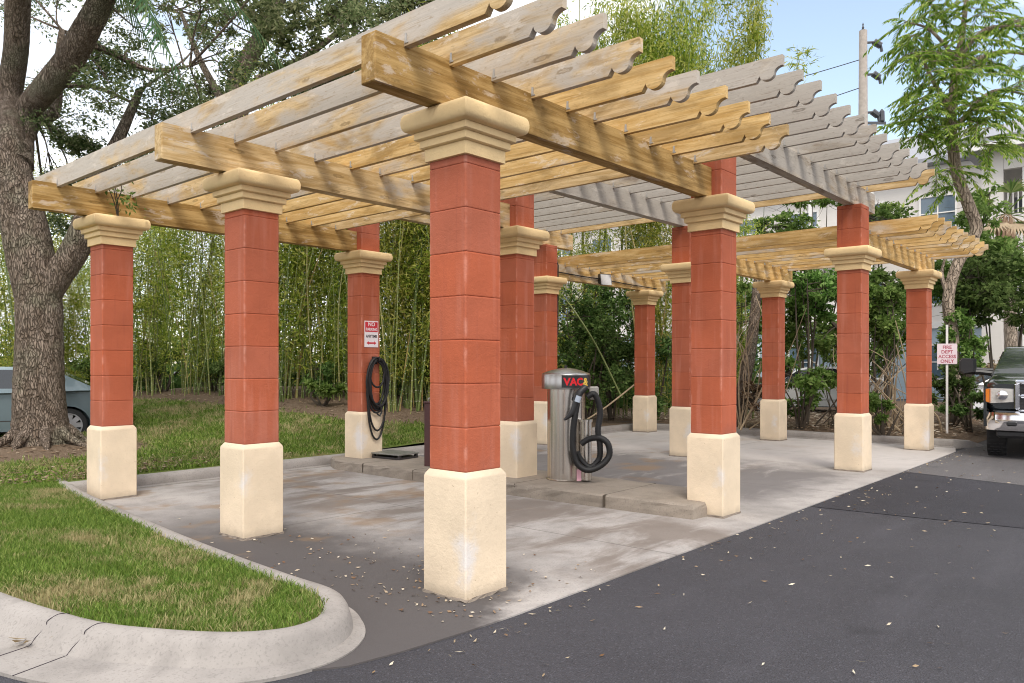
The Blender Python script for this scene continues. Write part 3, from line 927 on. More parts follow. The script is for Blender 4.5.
def pergola(label, beams, rafx, y0, y1, zb, mats, name='timber_pergola'):
    cx = rafx[len(rafx) // 2]
    t = thing(name, label, 'pergola', (cx, YS[1], zb), 0, 'timber pergolas on the red columns')
    for (xa, xb, y, mk) in beams:
        link('beam', beam_bm(xb - xa).mesh('beam'), M[mk], t, (xa - cx, y - YS[1], 0))
    zr = .31 - .033
    L_ = y1 - y0
    rm = rafter_mesh(L_)
    # the mesh keeps its material slot on the object so that boards can differ
    rm.materials.append(M[mats[0]])
    for k, x in enumerate(rafx):
        r = link('rafter', rm, None, t, (x - cx + random.uniform(-.012, .012), y1 - YS[1] + random.uniform(-.012, .012), zr + random.uniform(-.006, .006)),
                 (random.uniform(-.012, .012), random.uniform(-.0012, .0012), -PI / 2 + random.uniform(-.0022, .0022)))
        mk = mats[k % len(mats)] if len(mats) == len(rafx) else mats[0]
        if mk != mats[0]:
            r.material_slots[0].link = 'OBJECT'; r.material_slots[0].material = M[mk]
        for (xa, xb, y, _) in beams:
            if xa - .05 < x < xb + .05:
                for dy in ((-.086,) if y > 0 else (-.086,)):
                    link('bracket', clip_m, M['zinc'], r, (y1 - (y + dy), 0, .028))
    return t


PP, PG, YP = 'pine_pale', 'pine_grey', 'pine'
left_x = [-.62 + .428 * k for k in range(10)]
pergola('low yellow pine pergola nearest the camera, on the left columns',
        [(-.866, 3.628, 0, 'pine_brown'), (-.887, 3.628, YS[1], PP), (-.88, 3.628, YS[2], 'pine_brown')], left_x, -1.03, 6.62, 3.3625,
        [PP, PP, PP, PP, YP, PP, YP, YP, YP, PP])
high_x = [3.18 + .4725 * k for k in range(13)]
pergola('tall grey weathered pergola raised over the vacuum island in the middle',
        [(2.96, 9.25, 0, PG), (2.96, 9.25, YS[1], PG), (2.96, 9.25, YS[2], PP)], high_x, -1.02, 6.35, 4.006,
        [PG, PG, PG, PG, PG, PG, PG, PG, PG, PG, PG, PG, PP])
right_x = [12.84 - .428 * k for k in range(10)][::-1]
pergola('low yellow pergola at the far right, beyond the grey one',
        [(8.582, 13.09, 0, YP), (8.582, 13.09, YS[1], YP), (8.582, 13.09, YS[2], YP)], right_x, -1.03, 6.62, 3.3625,
        [YP, YP, PP, YP, YP, PP, YP, PP, YP, PP])

# ------------------------------------------------------------------ island
ib = MB()
ring = []
for (x, y) in [(3.34, .0), (3.62, -.03), (4.22, -.02), (4.40, .05), (4.42, 2), (4.45, 4), (4.46, 5.9), (4.3, 6.3), (3.9, 6.42), (3.45, 6.35), (3.27, 6.0), (3.25, 4.2), (3.24, 2.4), (3.29, 1.0)]:
    ring.append((x, y))
# subdivide for an uneven, chipped edge
rr = []
for i in range(len(ring)):
    a, b2 = ring[i], ring[(i + 1) % len(ring)]
    n = max(1, int(math.dist(a, b2) / .12))
    for k in range(n):
        t = k / n; rr.append((a[0] + (b2[0] - a[0]) * t, a[1] + (b2[1] - a[1]) * t))
cxm, cym = 3.85, 3.1
def inset(e, z, j):
    out = []
    for i, (x, y) in enumerate(rr):
        p0, p1 = rr[i - 1], rr[(i + 1) % len(rr)]
        d = Vector((p1[0] - p0[0], p1[1] - p0[1])).normalized(); n = Vector((-d.y, d.x))
        q = e + random.uniform(-j, j)
        out.append((x + n.x * q, y + n.y * q, z + random.uniform(-j, j) * .3))
    return out
ib.loft([inset(-.004, -.02, .004), inset(0, .05, .007), inset(.004, .10, .007), inset(.006, .132, .008), inset(.022, .150, .009), inset(.08, .154, .003)])
tag(ib.build('vacuum_island', M['island']), kind='structure')
# joints cast across the island top and side
jb = MB()
for y in (1.05, 2.35, 4.2, 5.3):
    jb.box((3.275, y, .085), (.05, .006, .13)); jb.box((3.83, y, .1532), (1.10, .006, .004))
tag(jb.build('island_joints', M['dark_stem']), kind='structure')

# ------------------------------------------------------------------ vacuum
VX, VY, VZ = 3.96, 2.10, .154
va = thing('vacuum_station', 'stainless steel car vacuum with domed head on the concrete island', 'vacuum', (VX, VY, VZ))
face = math.atan2(CY - VY, CX - VX)      # towards the lane side
b = MB(); b.lathe([(.245, 0), (.25, .01), (.235, .02), (.235, 1.16)], 40); body = b.build('body', M['steel'], va, smooth=True)
b = MB()
b.lathe([(.2, 1.145), (.305, 1.145), (.307, 1.155), (.307, 1.325), (.30, 1.335), (.27, 1.348), (.20, 1.374), (.11, 1.396), (.04, 1.405), (.0005, 1.407)], 44)
head = b.build('head', M['dome_steel'], va, smooth=True)
b = MB(); b.tube([(0, 0, 1.40), (0, 0, 1.44)], .018, 8); b.build('lift_eye', M['dark_metal'], head)
# slim access door seams and bolts on the body
b = MB()
for a in (face - .15, face + .95):
    b.box((.2362 * math.cos(a), .2362 * math.sin(a), .6), (.004, .006, 1.0), a)
b.build('door_seam', M['dark_metal'], body)
b = MB()
for z in (.22, .6, 1.0):
    a = face + .86
    b.box((.238 * math.cos(a), .238 * math.sin(a), z), (.012, .022, .03), a)
b.build('lock', M['zinc'], body)
# sign band round the head, from just right of centre towards the lane
a0, a1 = face - .17, face + 1.75
b = MB(); prev = None
rings = []
for k in range(29):
    a = a0 + (a1 - a0) * k / 28
    rings.append([(r * math.cos(a), r * math.sin(a), z) for r, z in ((.3085, 1.165), (.312, 1.165), (.312, 1.318), (.3085, 1.318))])
b.loft(rings); band = b.build('sign_band', M['black_plastic'], va)


def text_mesh(body_txt, size, bold=.0, extrude=.002, align='LEFT', spacing=1.0):
    cu = bpy.data.curves.new('lettering', 'FONT')
    cu.body = body_txt; cu.size = size; cu.extrude = extrude; cu.offset = bold
    cu.align_x = align; cu.space_character = spacing; cu.resolution_u = 3
    ob = bpy.data.objects.new('lettering', cu); COL.objects.link(ob)
    dg = bpy.context.evaluated_depsgraph_get(); dg.update()
    m = bpy.data.meshes.new_from_object(ob.evaluated_get(dg))
    bpy.data.objects.remove(ob); bpy.data.curves.remove(cu)
    m.materials.clear()
    return m


def bend(m, r, a_start, z0, sx=1.0):
    for v in m.vertices:
        a = a_start + v.co.x * sx / r
        rr_ = r + v.co.z
        v.co = Vector((rr_ * math.cos(a), rr_ * math.sin(a), z0 + v.co.y))
    m.update(); return m


t1 = bend(text_mesh('VAC', .125, .005, .002), .3135, a0 + .09, 1.196, 1.02)
link('lettering', t1, M['bright_red'], band)
wv = max(math.atan2(v.co.y, v.co.x) - a0 if math.atan2(v.co.y, v.co.x) > a0 - 1 else math.atan2(v.co.y, v.co.x) + 2 * PI - a0 for v in t1.vertices)
t2 = bend(text_mesh('&', .135, .004, .002), .3135, a0 + wv + .03, 1.190, 1.0)
link('lettering', t2, M['yellow_ink'], band)


# suction hose: hung from the hook on the right, looped on the ground side
VD = 9.80
def vp(u, v, dz=0.0):
    p = at(u, v, VD - .33 + dz); return (p.x - VX, p.y - VY, p.z - VZ)
hk = [vp(574, 398, .02), vp(577, 402, -.03), vp(575, 416, -.05), vp(573, 432, -.05), vp(573, 449, -.05), vp(577, 463, -.05), vp(587, 470, -.06), vp(600, 466, -.06), vp(609, 456, -.05),
      vp(608, 444, -.05), vp(600, 438, -.03), vp(589, 439, .02), vp(581, 444, .03)]
pts = spline(hk, 130)
b = MB(); b.tube(pts, [.036 + .003 * (i % 2) for i in range(len(pts))], 10); hose = b.build('hose', M['black_rubber'], va, smooth=True)
hk2 = [vp(587, 397, 0), vp(594, 394, .0), vp(599, 404, .0), vp(600, 416, .0), vp(598, 430, -.01), vp(600, 446, .0), vp(599, 459, .02), vp(590, 467, .02), vp(581, 460, .03), vp(577, 452, .02)]
pts = spline(hk2, 110)
b = MB(); b.tube(pts, [.035 + .003 * (i % 2) for i in range(len(pts))], 10); b.build('hose', M['black_rubber'], va, smooth=True)
# crevice nozzle hanging at an angle, with its grey cuff
pz = [vp(586, 387, -.02), vp(579, 394, -.05), vp(574, 409, -.06), vp(569, 416, -.06), vp(564, 420, -.06)]
b = MB(); b.tube(spline(pz, 30), [.042] * 4 + [.046] * 6 + [.040] * 10 + [.030] * 20, 10) if False else b.tube(spline(pz, 30), list(np.interp(np.linspace(0, 1, len(spline(pz, 30))), [0, .3, .6, .8, 1], [.040, .046, .036, .026, .012])), 10)
noz = b.build('nozzle', M['black_plastic'], va, smooth=True)
q0, q1 = Vector(vp(579, 396, -.10)), Vector(vp(577, 402, -.10))
b = MB(); b.tube([q0, q1], .034, 10); b.build('cuff', plain('pale_blue_cuff', (.45, .52, .62), .5), noz)
# bracket box on the right, with the narrow filter pipe
bp = Vector(vp(594, 393, .12))
b = MB(); b.box(bp, (.13, .11, .16), face, .012); br = b.build('hook_bracket', M['zinc'], va)
pt = Vector(vp(586, 405, .22)); 
b = MB(); b.tube([(pt.x, pt.y, .02), (pt.x, pt.y, .74)], .075, 16); b.tube([(pt.x, pt.y, .74), (pt.x, pt.y, .77)], .088, 16)
b.build('side_canister', M['steel'], va, smooth=True)
p0 = Vector(vp(579, 478, .04)); b = MB(); b.box((p0.x, p0.y, .10), (.055, .004, .14), face + PI / 2); b.build('sticker', plain('pink_sticker', (.65, .35, .42), .5), body)

# ------------------------------------------------------------------ air hose, sign, tray and post at the far island end
D = (XS[1], YS[2])
fy = D[1] - R0
hs = thing('coiled_air_hose', 'black air hose hung in long loops on the column with the parking sign', 'hose', (3.88, fy, 1.05))
b = MB(); pts = []
loops = [(.165, .66, -.10, .00), (.19, .65, -.16, .012), (.175, .66, -.06, .03), (.20, .66, -.62, .02), (.17, .645, -.13, .045), (.205, .66, -.20, .05), (.185, .65, -.48, .04), (.195, .66, -.10, .06), (.15, .60, .20, .05)]
for n_, (w, top, bot, dz) in enumerate(loops):
    for k in range(26):
        a = PI / 2 + 2 * PI * k / 26
        x = w * math.cos(a) * (1.0 if math.sin(a) > 0 else .92) + .02 * math.sin(n_ * 2.1)
        z = (top + bot) / 2 + (top - bot) / 2 * math.sin(a)
        pts.append((x, -.035 - dz - .012 * math.cos(a + n_), z))
b.tube(pts, .0155, 7); b.build('hose_loops', M['black_rubber'], hs, smooth=True)
b = MB(); b.tube([(0, 0, .62), (0, -.13, .62), (0, -.13, .68)], .012, 6); b.box((0, -.004, .62), (.10, .012, .12)); b.build('hook', M['dark_metal'], hs)
b = MB(); b.tube([(.02, -.09, -.02), (.05, -.10, -.10), (.06, -.10, -.20), (.03, -.10, -.25), (-.02, -.10, -.22)], .014, 7); b.build('chuck', M['black_plastic'], hs)

ns = thing('parking_sign', 'small red and white no parking sign screwed to the hose column', 'sign', (3.815, fy - .006, 2.08))
b = MB(); b.box((0, 0, 0), (.27, .006, .41), 0); pan = b.build('panel', M['white_sign'], ns)
b = MB(); b.box((0, -.004, .112), (.245, .004, .155)); b.build('red_field', M['red_sign'], pan)
b = MB()
b.prism([(-.095, -.14), (-.055, -.112), (-.055, -.128), (.055, -.128), (.055, -.112), (.095, -.14), (.055, -.168), (.055, -.152), (-.055, -.152), (-.055, -.168)], -.0055, -.003, axis='y')
b.build('double_arrow', M['red_sign'], pan)
def sign_text(txt, size, z, mt, parent, y=-.0065, bold=.0015, sx=1.0):
    m = text_mesh(txt, size, bold, .0008, 'CENTER')
    for v in m.vertices:
        v.co = Vector((v.co.x * sx, y - v.co.z, v.co.y + z))
    m.update(); return link('lettering', m, mt, parent)
sign_text('NO', .085, .125, M['white_sign'], pan)
sign_text('PARKING', .062, .053, M['white_sign'], pan, sx=.86)
sign_text('ANYTIME', .062, -.055, M['black_ink'], pan, y=-.0045, sx=.84)

tr = thing('metal_tray', 'low grey metal tray lying on the far end of the island', 'tray', (4.03, 5.48, .154), .12); tr.scale = (.86, .80, 1.2)
b = MB(); b.box((0, 0, .012), (.50, .72, .024), 0, .004); b.build('lower_plate', M['dark_metal'], tr)
b = MB(); b.box((0, 0, .062), (.52, .74, .018), 0, .004)
b.build('upper_plate', plain('worn_grey_plate', (.24, .24, .22), .5, .5, .3, 9), tr)
b = MB()
for x in (-.22, .22):
    for y in (-.33, .33): b.box((x, y, .038), (.05, .05, .030))
b.build('spacer', M['dark_metal'], tr)
pp = at(428.5, 463, 11.15)
po = thing('dark_post', 'slim dark post on the island, just showing left of the nearest column', 'post', (pp.x, pp.y, .154))
b = MB(); b.box((0, 0, .45), (.09, .09, .90), .3, .008); b.box((0, 0, .91), (.11, .11, .03), .3, .006); sh = b.build('post_body', plain('dark_maroon_paint', (.06, .02, .02), .5), po)
b = MB(); b.tube([(-.03, -.04, .97), (.10, -.02, .97)], .012, 6); b.tube([(0, 0, .90), (-.01, -.01, .97)], .012, 6); b.build('tap', M['zinc'], po)

# floodlight and conduit on the back row of the far pergola
fp = Vector((10.28, YS[2] - .075, 3.50))
fl = thing('floodlight', 'small floodlight with a dark housing clamped to the far back beam', 'light', fp)
b = MB(); b.loft([[(-.10, -.02, -.10), (.10, -.02, -.10), (.10, -.02, .08), (-.10, -.02, .08)], [(-.15, -.20, -.17), (.15, -.20, -.17), (.15, -.16, .08), (-.15, -.16, .08)]]); b.build('housing', M['black_plastic'], fl, rot=(0, 0, -.35))
b = MB(); b.add([(-.135, -.207, -.16), (.135, -.207, -.16), (.135, -.170, .065), (-.135, -.170, .065)], [(0, 1, 2, 3)]); b.add([(-.135, -.200, -.16), (.135, -.200, -.16), (.135, -.163, .065), (-.135, -.163, .065)], [(3, 2, 1, 0)]); b.build('lens', M['lens'], fl, rot=(0, 0, -.35))
b = MB(); b.box((0, -.012, .0), (.05, .03, .14)); b.build('mount', M['zinc'], fl)
cd = MB()
yc = YS[2] - .088
cd.tube([(8.585, yc - .09, 2.2), (8.60, yc - .09, 3.62), (8.60, yc - .02, 3.80), (8.50, yc - .02, 3.96)], .014, 6)
cd.tube([(8.60, yc - .005, 3.50), (9.6, yc - .005, 3.48), (10.2, yc - .005, 3.48), (11.4, yc - .005, 3.45), (12.6, yc - .005, 3.44)], .012, 6)
tag(cd.build('conduit', M['dark_metal']), 'thin dark electrical conduit running along the floodlit back beam', 'conduit')
# vine on the far-left cap
vn = thing('vine', 'small green vine climbing over the cap of the leftmost column', 'plant', (XS[0] - .03, YS[2] - .27, 3.36))
b = MB()
for k in range(4):
    dx = random.uniform(-.12, .15)
    b.tube(spline([(dx * .3, 0, 0), (dx, -.02, .15), (dx * 1.2 + random.uniform(-.08, .08), -.04, .32), (dx * .8, -.03, .45)], 16), .006, 5)
b.build('stem', M['dark_stem'], vn)
rv = np.random.default_rng(2); foliage_later = (vn, rv)

# ------------------------------------------------------------------ foliage
def leaf_quads(P, ln, wd, droop, rng, spread=.55, az=None):
    n = len(P)
    a = rng.uniform(0, 2 * PI, n) if az is None else az + rng.normal(0, .6, n)
    e = rng.normal(-droop, spread, n)
    d = np.stack([np.cos(a) * np.cos(e), np.sin(a) * np.cos(e), np.sin(e)], -1)
    q = rng.normal(0, 1, (n, 3)); s = np.cross(d, q); s /= np.linalg.norm(s, axis=1)[:, None] + 1e-9
    up = np.cross(s, d)
    l = (ln * rng.uniform(.65, 1.35, n))[:, None]; w = (wd * rng.uniform(.7, 1.3, n))[:, None]
    V = np.zeros((n, 4, 3))
    V[:, 0] = P; V[:, 1] = P + d * l * .45 + s * w * .5 + up * w * .15
    V[:, 2] = P + d * l - up * w * .2; V[:, 3] = P + d * l * .45 - s * w * .5 + up * w * .15
    F = (np.arange(n) * 4)[:, None] + np.array([0, 1, 2, 3])
    return V.reshape(-1, 3), F


def cloud_points(clusters, rng):
    out = []
    for c, r, n in clusters:
        r = np.array(r if hasattr(r, '__len__') else (r, r, r * .75))
        # several small sprays inside each clump, so the outline stays ragged
        k = max(3, n // 45)
        u = rng.normal(0, 1, (k, 3)); u /= np.linalg.norm(u, axis=1)[:, None]
        sc = np.array(c) + u * r * (rng.uniform(.15, 1, k) ** .5)[:, None]
        i = rng.integers(0, k, n)
        out.append(sc[i] + rng.normal(0, 1, (n, 3)) * r * .20)
    return np.concatenate(out)


def foliage_obj(name, P, ln, wd, droop, mt, rng, parent=None, spread=.55):
    V, F = leaf_quads(P, ln, wd, droop, rng, spread)
    return link(name, tri_mesh(name, V, F), mt, parent)


def make_tree(name, label, cat, group, loc, limbs, clusters, leaf, barkm, ln, wd, droop, seed, twig=.012, nring=10, spread=.55, rough=.0, tw=True):
    rng = np.random.default_rng(seed); loc = Vector(loc)
    t = thing(name, label, cat, loc, 0, group)
    b = MB(); allp = []
    for i, (pts, rad) in enumerate(limbs):
        sp = spline([Vector(p) - loc for p in pts], 9 * len(pts)); rr_ = np.interp(np.linspace(0, 1, len(sp)), np.linspace(0, 1, len(rad)), rad)
        if rough:
            rr_ = rr_ * (1 + rng.normal(0, rough, len(rr_)))
        b.tube(sp, list(rr_), nring if rad[0] > .1 else 6)
        allp += sp
    A = np.array([tuple(p) for p in allp])
    if tw:
        for c, r, n in clusters:
            c = np.array(c) - np.array(loc)
            dd = np.linalg.norm(A - c, axis=1); j = int(dd.argmin())
            if .15 < dd[j] < 2.2:
                m = (A[j] + c) / 2 + rng.normal(0, .12, 3) * dd[j]
                sp = spline([A[j], m, c], 12)
                b.tube(sp, list(np.linspace(twig * (1 + dd[j] * .5), twig * .4, len(sp))), 5)
                R_ = float(np.max(r))
                for q in range(5):
                    e = c + rng.normal(0, .6, 3) * R_; b.tube([sp[-4], (Vector(e) + sp[-4]) / 2 + Vector(rng.normal(0, .1, 3)) * R_, e], [twig * .6, twig * .45, twig * .2], 4)
    b.build('trunk', barkm, t, smooth=True)
    P = cloud_points([(np.array(c) - np.array(loc), r, n) for c, r, n in clusters], rng)
    foliage_obj('crown', P, ln, wd, droop, leaf, rng, t, spread)
    return t


def clus(u, v, d, r, n):
    p = at(u, v, d); return (tuple(p), r, n)


vn, rv = foliage_later
P_ = np.stack([rv.normal(.05, .10, 60), rv.normal(-.04, .03, 60), np.abs(rv.normal(.22, .10, 60))], -1)
foliage_obj('foliage', P_, .07, .03, .3, M['bush_leaf'], rv, vn)
# the big live oak on the left
zO = 12.9
def o(u, v, d=zO): return at(u, v, d)
limbs = [([o(42, 449), o(41, 436), o(40, 415), o(39, 385), o(39.5, 340), o(38.5, 298), o(31, 258), o(22, 215), o(14, 180), o(9, 148)], [.50, .44, .40, .375, .35, .345, .365, .34, .29, .25]),
         ([o(12, 190), o(10, 140), o(9, 100, 13.5), o(16, 50, 13.3), o(18, 0, 13), o(22, -70, 12.6)], [.27, .22, .20, .19, .19, .15]),
         ([o(16, 165), o(24, 118, 13.4), o(46, 88, 13.2), o(68, 62, 13), o(84, 34, 12.8), o(100, 4, 12.6), o(120, -40, 12.2)], [.26, .20, .21, .22, .21, .19, .15]),
         ([o(40, 306), o(58, 276), o(76, 248), o(88, 215), o(98, 180, 13.9), o(118, 140, 14.1), o(140, 90, 14.4)], [.22, .22, .22, .19, .15, .11, .06]),
         ([o(20, 150), o(36, 120, 14), o(54, 112, 14.1), o(58, 70, 14.2), o(62, 30, 14.4)], [.15, .12, .10, .09, .05]),
         ([o(66, 62, 13), o(84, 46, 13.2), o(110, 52, 13.5), o(150, 70, 13.8), o(190, 66, 14)], [.08, .07, .06, .045, .02]),
         ([o(58, 86, 14), o(90, 86, 14.2), o(118, 96, 14.5), o(150, 112, 14.8)], [.05, .045, .035, .015])]
# surface roots
for k in range(9):
    a = k / 9 * 2 * PI + .3; p = o(42, 446)
    q = p + Vector((math.cos(a), math.sin(a), 0)) * random.uniform(.65, 1.0); q.z = float(terrain(q.x, q.y)) - .02
    m = p + Vector((math.cos(a), math.sin(a), 0)) * .5; m.z = float(terrain(m.x, m.y)) + .12
    p2 = o(42, 430); limbs.append(([p2 + Vector((math.cos(a), math.sin(a), .5)) * .22, m, q], [.12, .075, .02]))
cl_ = []
r0 = np.random.default_rng(31)
def fill(lst, u0, u1, v0, v1, d0, d1, n, r, cnt, rng, keep=None):
    k = 0
    while k < n:
        u, v = rng.uniform(u0, u1), rng.uniform(v0, v1)
        if keep and not keep(u, v): continue
        lst.append(clus(u, v, rng.uniform(d0, d1), r * rng.uniform(.7, 1.3), int(cnt * rng.uniform(.7, 1.3)))); k += 1
fill(cl_, 60, 165, 120, 190, 13.2, 15.5, 10, .45, 420, r0)
fill(cl_, 60, 240, 30, 110, 12.6, 16, 13, .5, 300, r0)
fill(cl_, 0, 420, -60, 8, 11.5, 16, 20, .55, 260, r0)
fill(cl_, 0, 130, 0, 140, 14.5, 16.5, 9, .45, 200, r0)
fill(cl_, 150, 210, 92, 125, 14, 15.5, 4, .32, 260, r0)
fill(cl_, 40, 110, 180, 240, 14.2, 16, 6, .4, 300, r0)
cl_ = [(c, r, int(n * 1.45)) for c, r, n in cl_]
make_tree('oak_tree', 'large spreading live oak with furrowed bark standing in mulch at the left', 'tree', None, (OAK[0], OAK[1], .18), limbs, cl_, M['oak_leaf'], M['oak_bark'], .080, .034, .1, 41, .014, 22, .6, .010)

# second oak, behind: its crown spreads over the near pergola
zB = 19.5
def o2(u, v, d=zB): return at(u, v, d)
limbs = [([o2(252, 412), o2(254, 330), o2(252, 260), o2(246, 190), o2(238, 120), o2(236, 86), o2(250, 56), o2(268, 25), o2(290, -30)], [.42, .34, .32, .30, .27, .24, .22, .20, .14]),
         ([o2(250, 190), o2(290, 120), o2(340, 70), o2(400, 30), o2(440, -10)], [.2, .16, .13, .10, .05]),
         ([o2(246, 170), o2(226, 110, 20), o2(200, 60, 20), o2(180, 10, 20)], [.14, .11, .08, .04]),
         ([o2(256, 80), o2(300, 60), o2(350, 20), o2(380, -30)], [.11, .09, .06, .03])]
cl_ = []
fill(cl_, 255, 440, -20, 95, 17.0, 21, 50, .55, 270, r0, lambda u, v: v < 150 - (u - 200) * .42)
fill(cl_, 190, 260, 10, 120, 18.5, 21.5, 9, .45, 200, r0)
fill(cl_, 110, 250, -30, 15, 18, 21, 8, .5, 240, r0)
fill(cl_, 400, 520, -40, 10, 18, 21, 8, .5, 300, r0)
p = at(252, 412, zB); 
make_tree('oak_tree', 'second live oak behind the near pergola, its leafy crown spreading above the rafters', 'tree', None, (p.x, p.y, .55), limbs, cl_, M['oak_leaf'], M['oak_bark'], .145, .06, .1, 42, .016, 12)

# palm behind the oak, fronds hanging into the top of the view
def pinnate(base, az, length, rise, droop, rng, nleaf=46, ll=.42, lw=.030):
    """one feather frond: returns rachis points and leaflet quads"""
    d = Vector((math.cos(az), math.sin(az), 0)); pts = []
    for k in range(15):
        t = k / 14
        pts.append(Vector(base) + d * (length * (t - .12 * t * t)) + Vector((0, 0, rise * t - droop * t * t)))
    V = []; F = []
    for k in range(2, nleaf):
        t = k / nleaf; i = min(int(t * 14), 13); p = pts[i].lerp(pts[i + 1], t * 14 - i); tg = (pts[i + 1] - pts[i]).normalized()
        sd_ = tg.cross(Vector((0, 0, 1))).normalized()
        l = ll * (1 - abs(t - .45) * .9)
        for sg in (-1, 1):
            dr = (sd_ * sg * .8 + tg * .55 + Vector((0, 0, -.45 + rng.uniform(-.2, .15)))).normalized()
            wv_ = tg * lw
            b0 = len(V); mid = p + dr * l * .5; tip = p + dr * l + Vector((0, 0, -.12 * l))
            V += [p - wv_ * .3, p + wv_ * .3, mid + wv_ * .5, tip, mid - wv_ * .5]; F.append((b0, b0 + 1, b0 + 2, b0 + 3, b0 + 4))
    return pts, V, F


pb = at(30, 432, 15.6); pt = thing('feather_palm', 'feather palm behind the oak trunk with fronds drooping into view at the top', 'tree', (pb.x, pb.y, .15))
crown = at(36, -72, 11.8)
b = MB(); b.tube(spline([Vector((0, 0, -.1)), (at(20, 250, 15.6) - Vector((pb.x, pb.y, .15))), (at(12, 80, 15.4) - Vector((pb.x, pb.y, .15))), (crown - Vector((pb.x, pb.y, .15)))], 40), .12, 10); b.build('trunk', M['palm_bark'], pt, smooth=True)
rng = np.random.default_rng(8)
azR = math.atan2(RT[1], RT[0])
for k, (da, ln_, rs, dp) in enumerate([(.05, 2.5, .5, 2.9), (-.5, 3.3, .9, 3.3), (.5, 2.1, .3, 2.5), (.2, 4.4, 1.4, 3.7), (-1.2, 2.8, .8, 1.4), (1.3, 2.6, 1, 1.1), (2.2, 2.8, .9, .9), (3.2, 2.8, .9, .9), (4.2, 2.8, .9, 1.0)]):
    pts, V, F = pinnate(crown - Vector((pb.x, pb.y, .15)), azR + da, ln_ * 1.0, rs, dp * 1.0, rng, 46, .60, .045)
    m = MB(); m.add(V, F); m.tube(pts, list(np.linspace(.028, .006, 15)), 5); m.build('frond', M['frond'], pt)

# bamboo ---------------------------------------------------------------------
rb = np.random.default_rng(77)
culm_meshes = []
for k in range(7):
    H = rb.uniform(8.5, 13.0); lean = rb.uniform(.3, 2.6); az = 0
    pts = [(lean * (t ** 2.1) + .06 * math.sin(t * 7 + k), .08 * math.sin(t * 5 + k * 2), H * t * (1 - .06 * lean * t * t * .3)) for t in np.linspace(0, 1, 14)]
    q = MB(); q.tube(pts, list(np.interp(np.linspace(0, 1, 14), [0, .5, 1], [.034, .028, .006])), 7)
    culm_meshes.append((q.mesh('culm', True), [Vector(p) for p in pts]))
for cm, _ in culm_meshes: cm.materials.append(M['culm'])


def bamboo_foliage(seed, n, low):
    r = np.random.default_rng(seed); P = []; A = []
    spots = []
    for k in range(12):
        cm, pts = culm_meshes[r.integers(0, 7)]
        a = r.uniform(0, 2 * PI); bx, by = r.normal(0, .35, 2)
        for t in np.clip(r.beta(1.35, 1.15, 34) * (1 - low) + low, low, .995):
            i = min(int(t * 13), 12); p = pts[i].lerp(pts[i + 1], t * 13 - i)
            x = p.x * math.cos(a) - p.y * math.sin(a) + bx; y = p.x * math.sin(a) + p.y * math.cos(a) + by
            spots.append((x, y, p.z))
    spots = np.array(spots)
    i = r.integers(0, len(spots), n)
    P = spots[i] + r.normal(0, 1, (n, 3)) * np.array([.28, .28, .20])
    V, F = leaf_quads(P, .21, .044, .5, r, .5)
    m = tri_mesh('foliage', V, F); m.materials.append(M['bamboo_leaf']); return m


bf = [bamboo_foliage(100 + k, 8000, .07 + .02 * k) for k in range(4)] + [bamboo_foliage(140 + k, 9500, .58) for k in range(2)]


def bamboo(u, d, scale, nculm, label, fol=None, lean=.075, group='bamboo clumps along the back', z=None, slim=1.0):
    p = at(u, 400, d); z = float(terrain(p.x, p.y)) - .05 if z is None else z
    t = thing('bamboo_clump', label, 'bamboo', (p.x, p.y, z), 0, group)
    for k in range(nculm):
        cm, _ = culm_meshes[rb.integers(0, 7)]
        a = rb.uniform(0, 2 * PI)
        s = scale * rb.uniform(.7, 1.08); th = rb.uniform(.55, 1.15)
        link('culm', cm, None, t, (rb.normal(0, .34), rb.normal(0, .34), 0), (rb.normal(0, lean), rb.normal(0, lean), a)).scale = (s * th, s * th, s)
    f = link('foliage', bf[rb.integers(0, 4) if fol is None else fol], None, t, rot=(0, 0, rb.uniform(0, 6.28))); f.scale = (scale * slim, scale * slim, scale * rb.uniform(.9, 1.05))
    return t


rows = [
    ('tall green bamboo behind the oak and the parked sedan', [-30, 2, 34, 68, 100], 21.5),
    ('tall leafy bamboo seen between the two left short columns', [130, 156, 182, 208, 232], 20.6),
    ('dense bamboo seen between the parking sign column and the short column to its left', [266, 290, 312, 334, 352], 19.6),
    ('pale thick bamboo culms rising right of the coiled hose', [386, 404, 420, 438, 458], 18.6),
    ('bamboo hidden mostly behind the nearest column and the vacuum', [485, 512, 540], 18.9),
]
for lab, us, d in rows:
    for i, u in enumerate(us):
        bamboo(u + rb.uniform(-7, 7), d + rb.uniform(-.8, .8), rb.uniform(.44, .62) if u < 250 else rb.uniform(.58, .80), 15 if 120 < u < 470 else 8, lab)
for u in range(-20, 560, 46):
    bamboo(u + rb.uniform(-9, 9), 23.4 + rb.uniform(-.7, .7) - max(0, u - 200) * .004, rb.uniform(.40, .60) if u < 260 else rb.uniform(.66, .84), 6, 'background bamboo filling the gaps behind the front bamboo row')
for u, d, s in ((570, 22.6, 1.0), (606, 22.5, 1.14), (656, 21.5, 1.06), (668, 22, 1.16), (700, 22.2, 1.16), (735, 22.4, 1.10)):
    bamboo(u, d, s, 4, fol=4 + int(u) % 2, label='airy tall bamboo plumes rising above the grey pergola', slim=.55, lean=.02)
for u, d, s in ((590, 22, .62), (640, 21.8, .62), (690, 21.8, .6), (735, 21.6, .58)):
    bamboo(u, d, s, 7, 'lower bamboo filling the view under the grey pergola at the back')
bamboo(654, 20.6, .70, 10, 'yellowish bamboo culms standing right of the short column farthest back', fol=3)
tb = at(800, 400, 24); tb = thing('bamboo_shoot', 'single bamboo tip standing alone against the sky left of the utility pole', 'bamboo', (tb.x, tb.y, 0))
hz = EYE + (V0 - 44) / FPX * 24
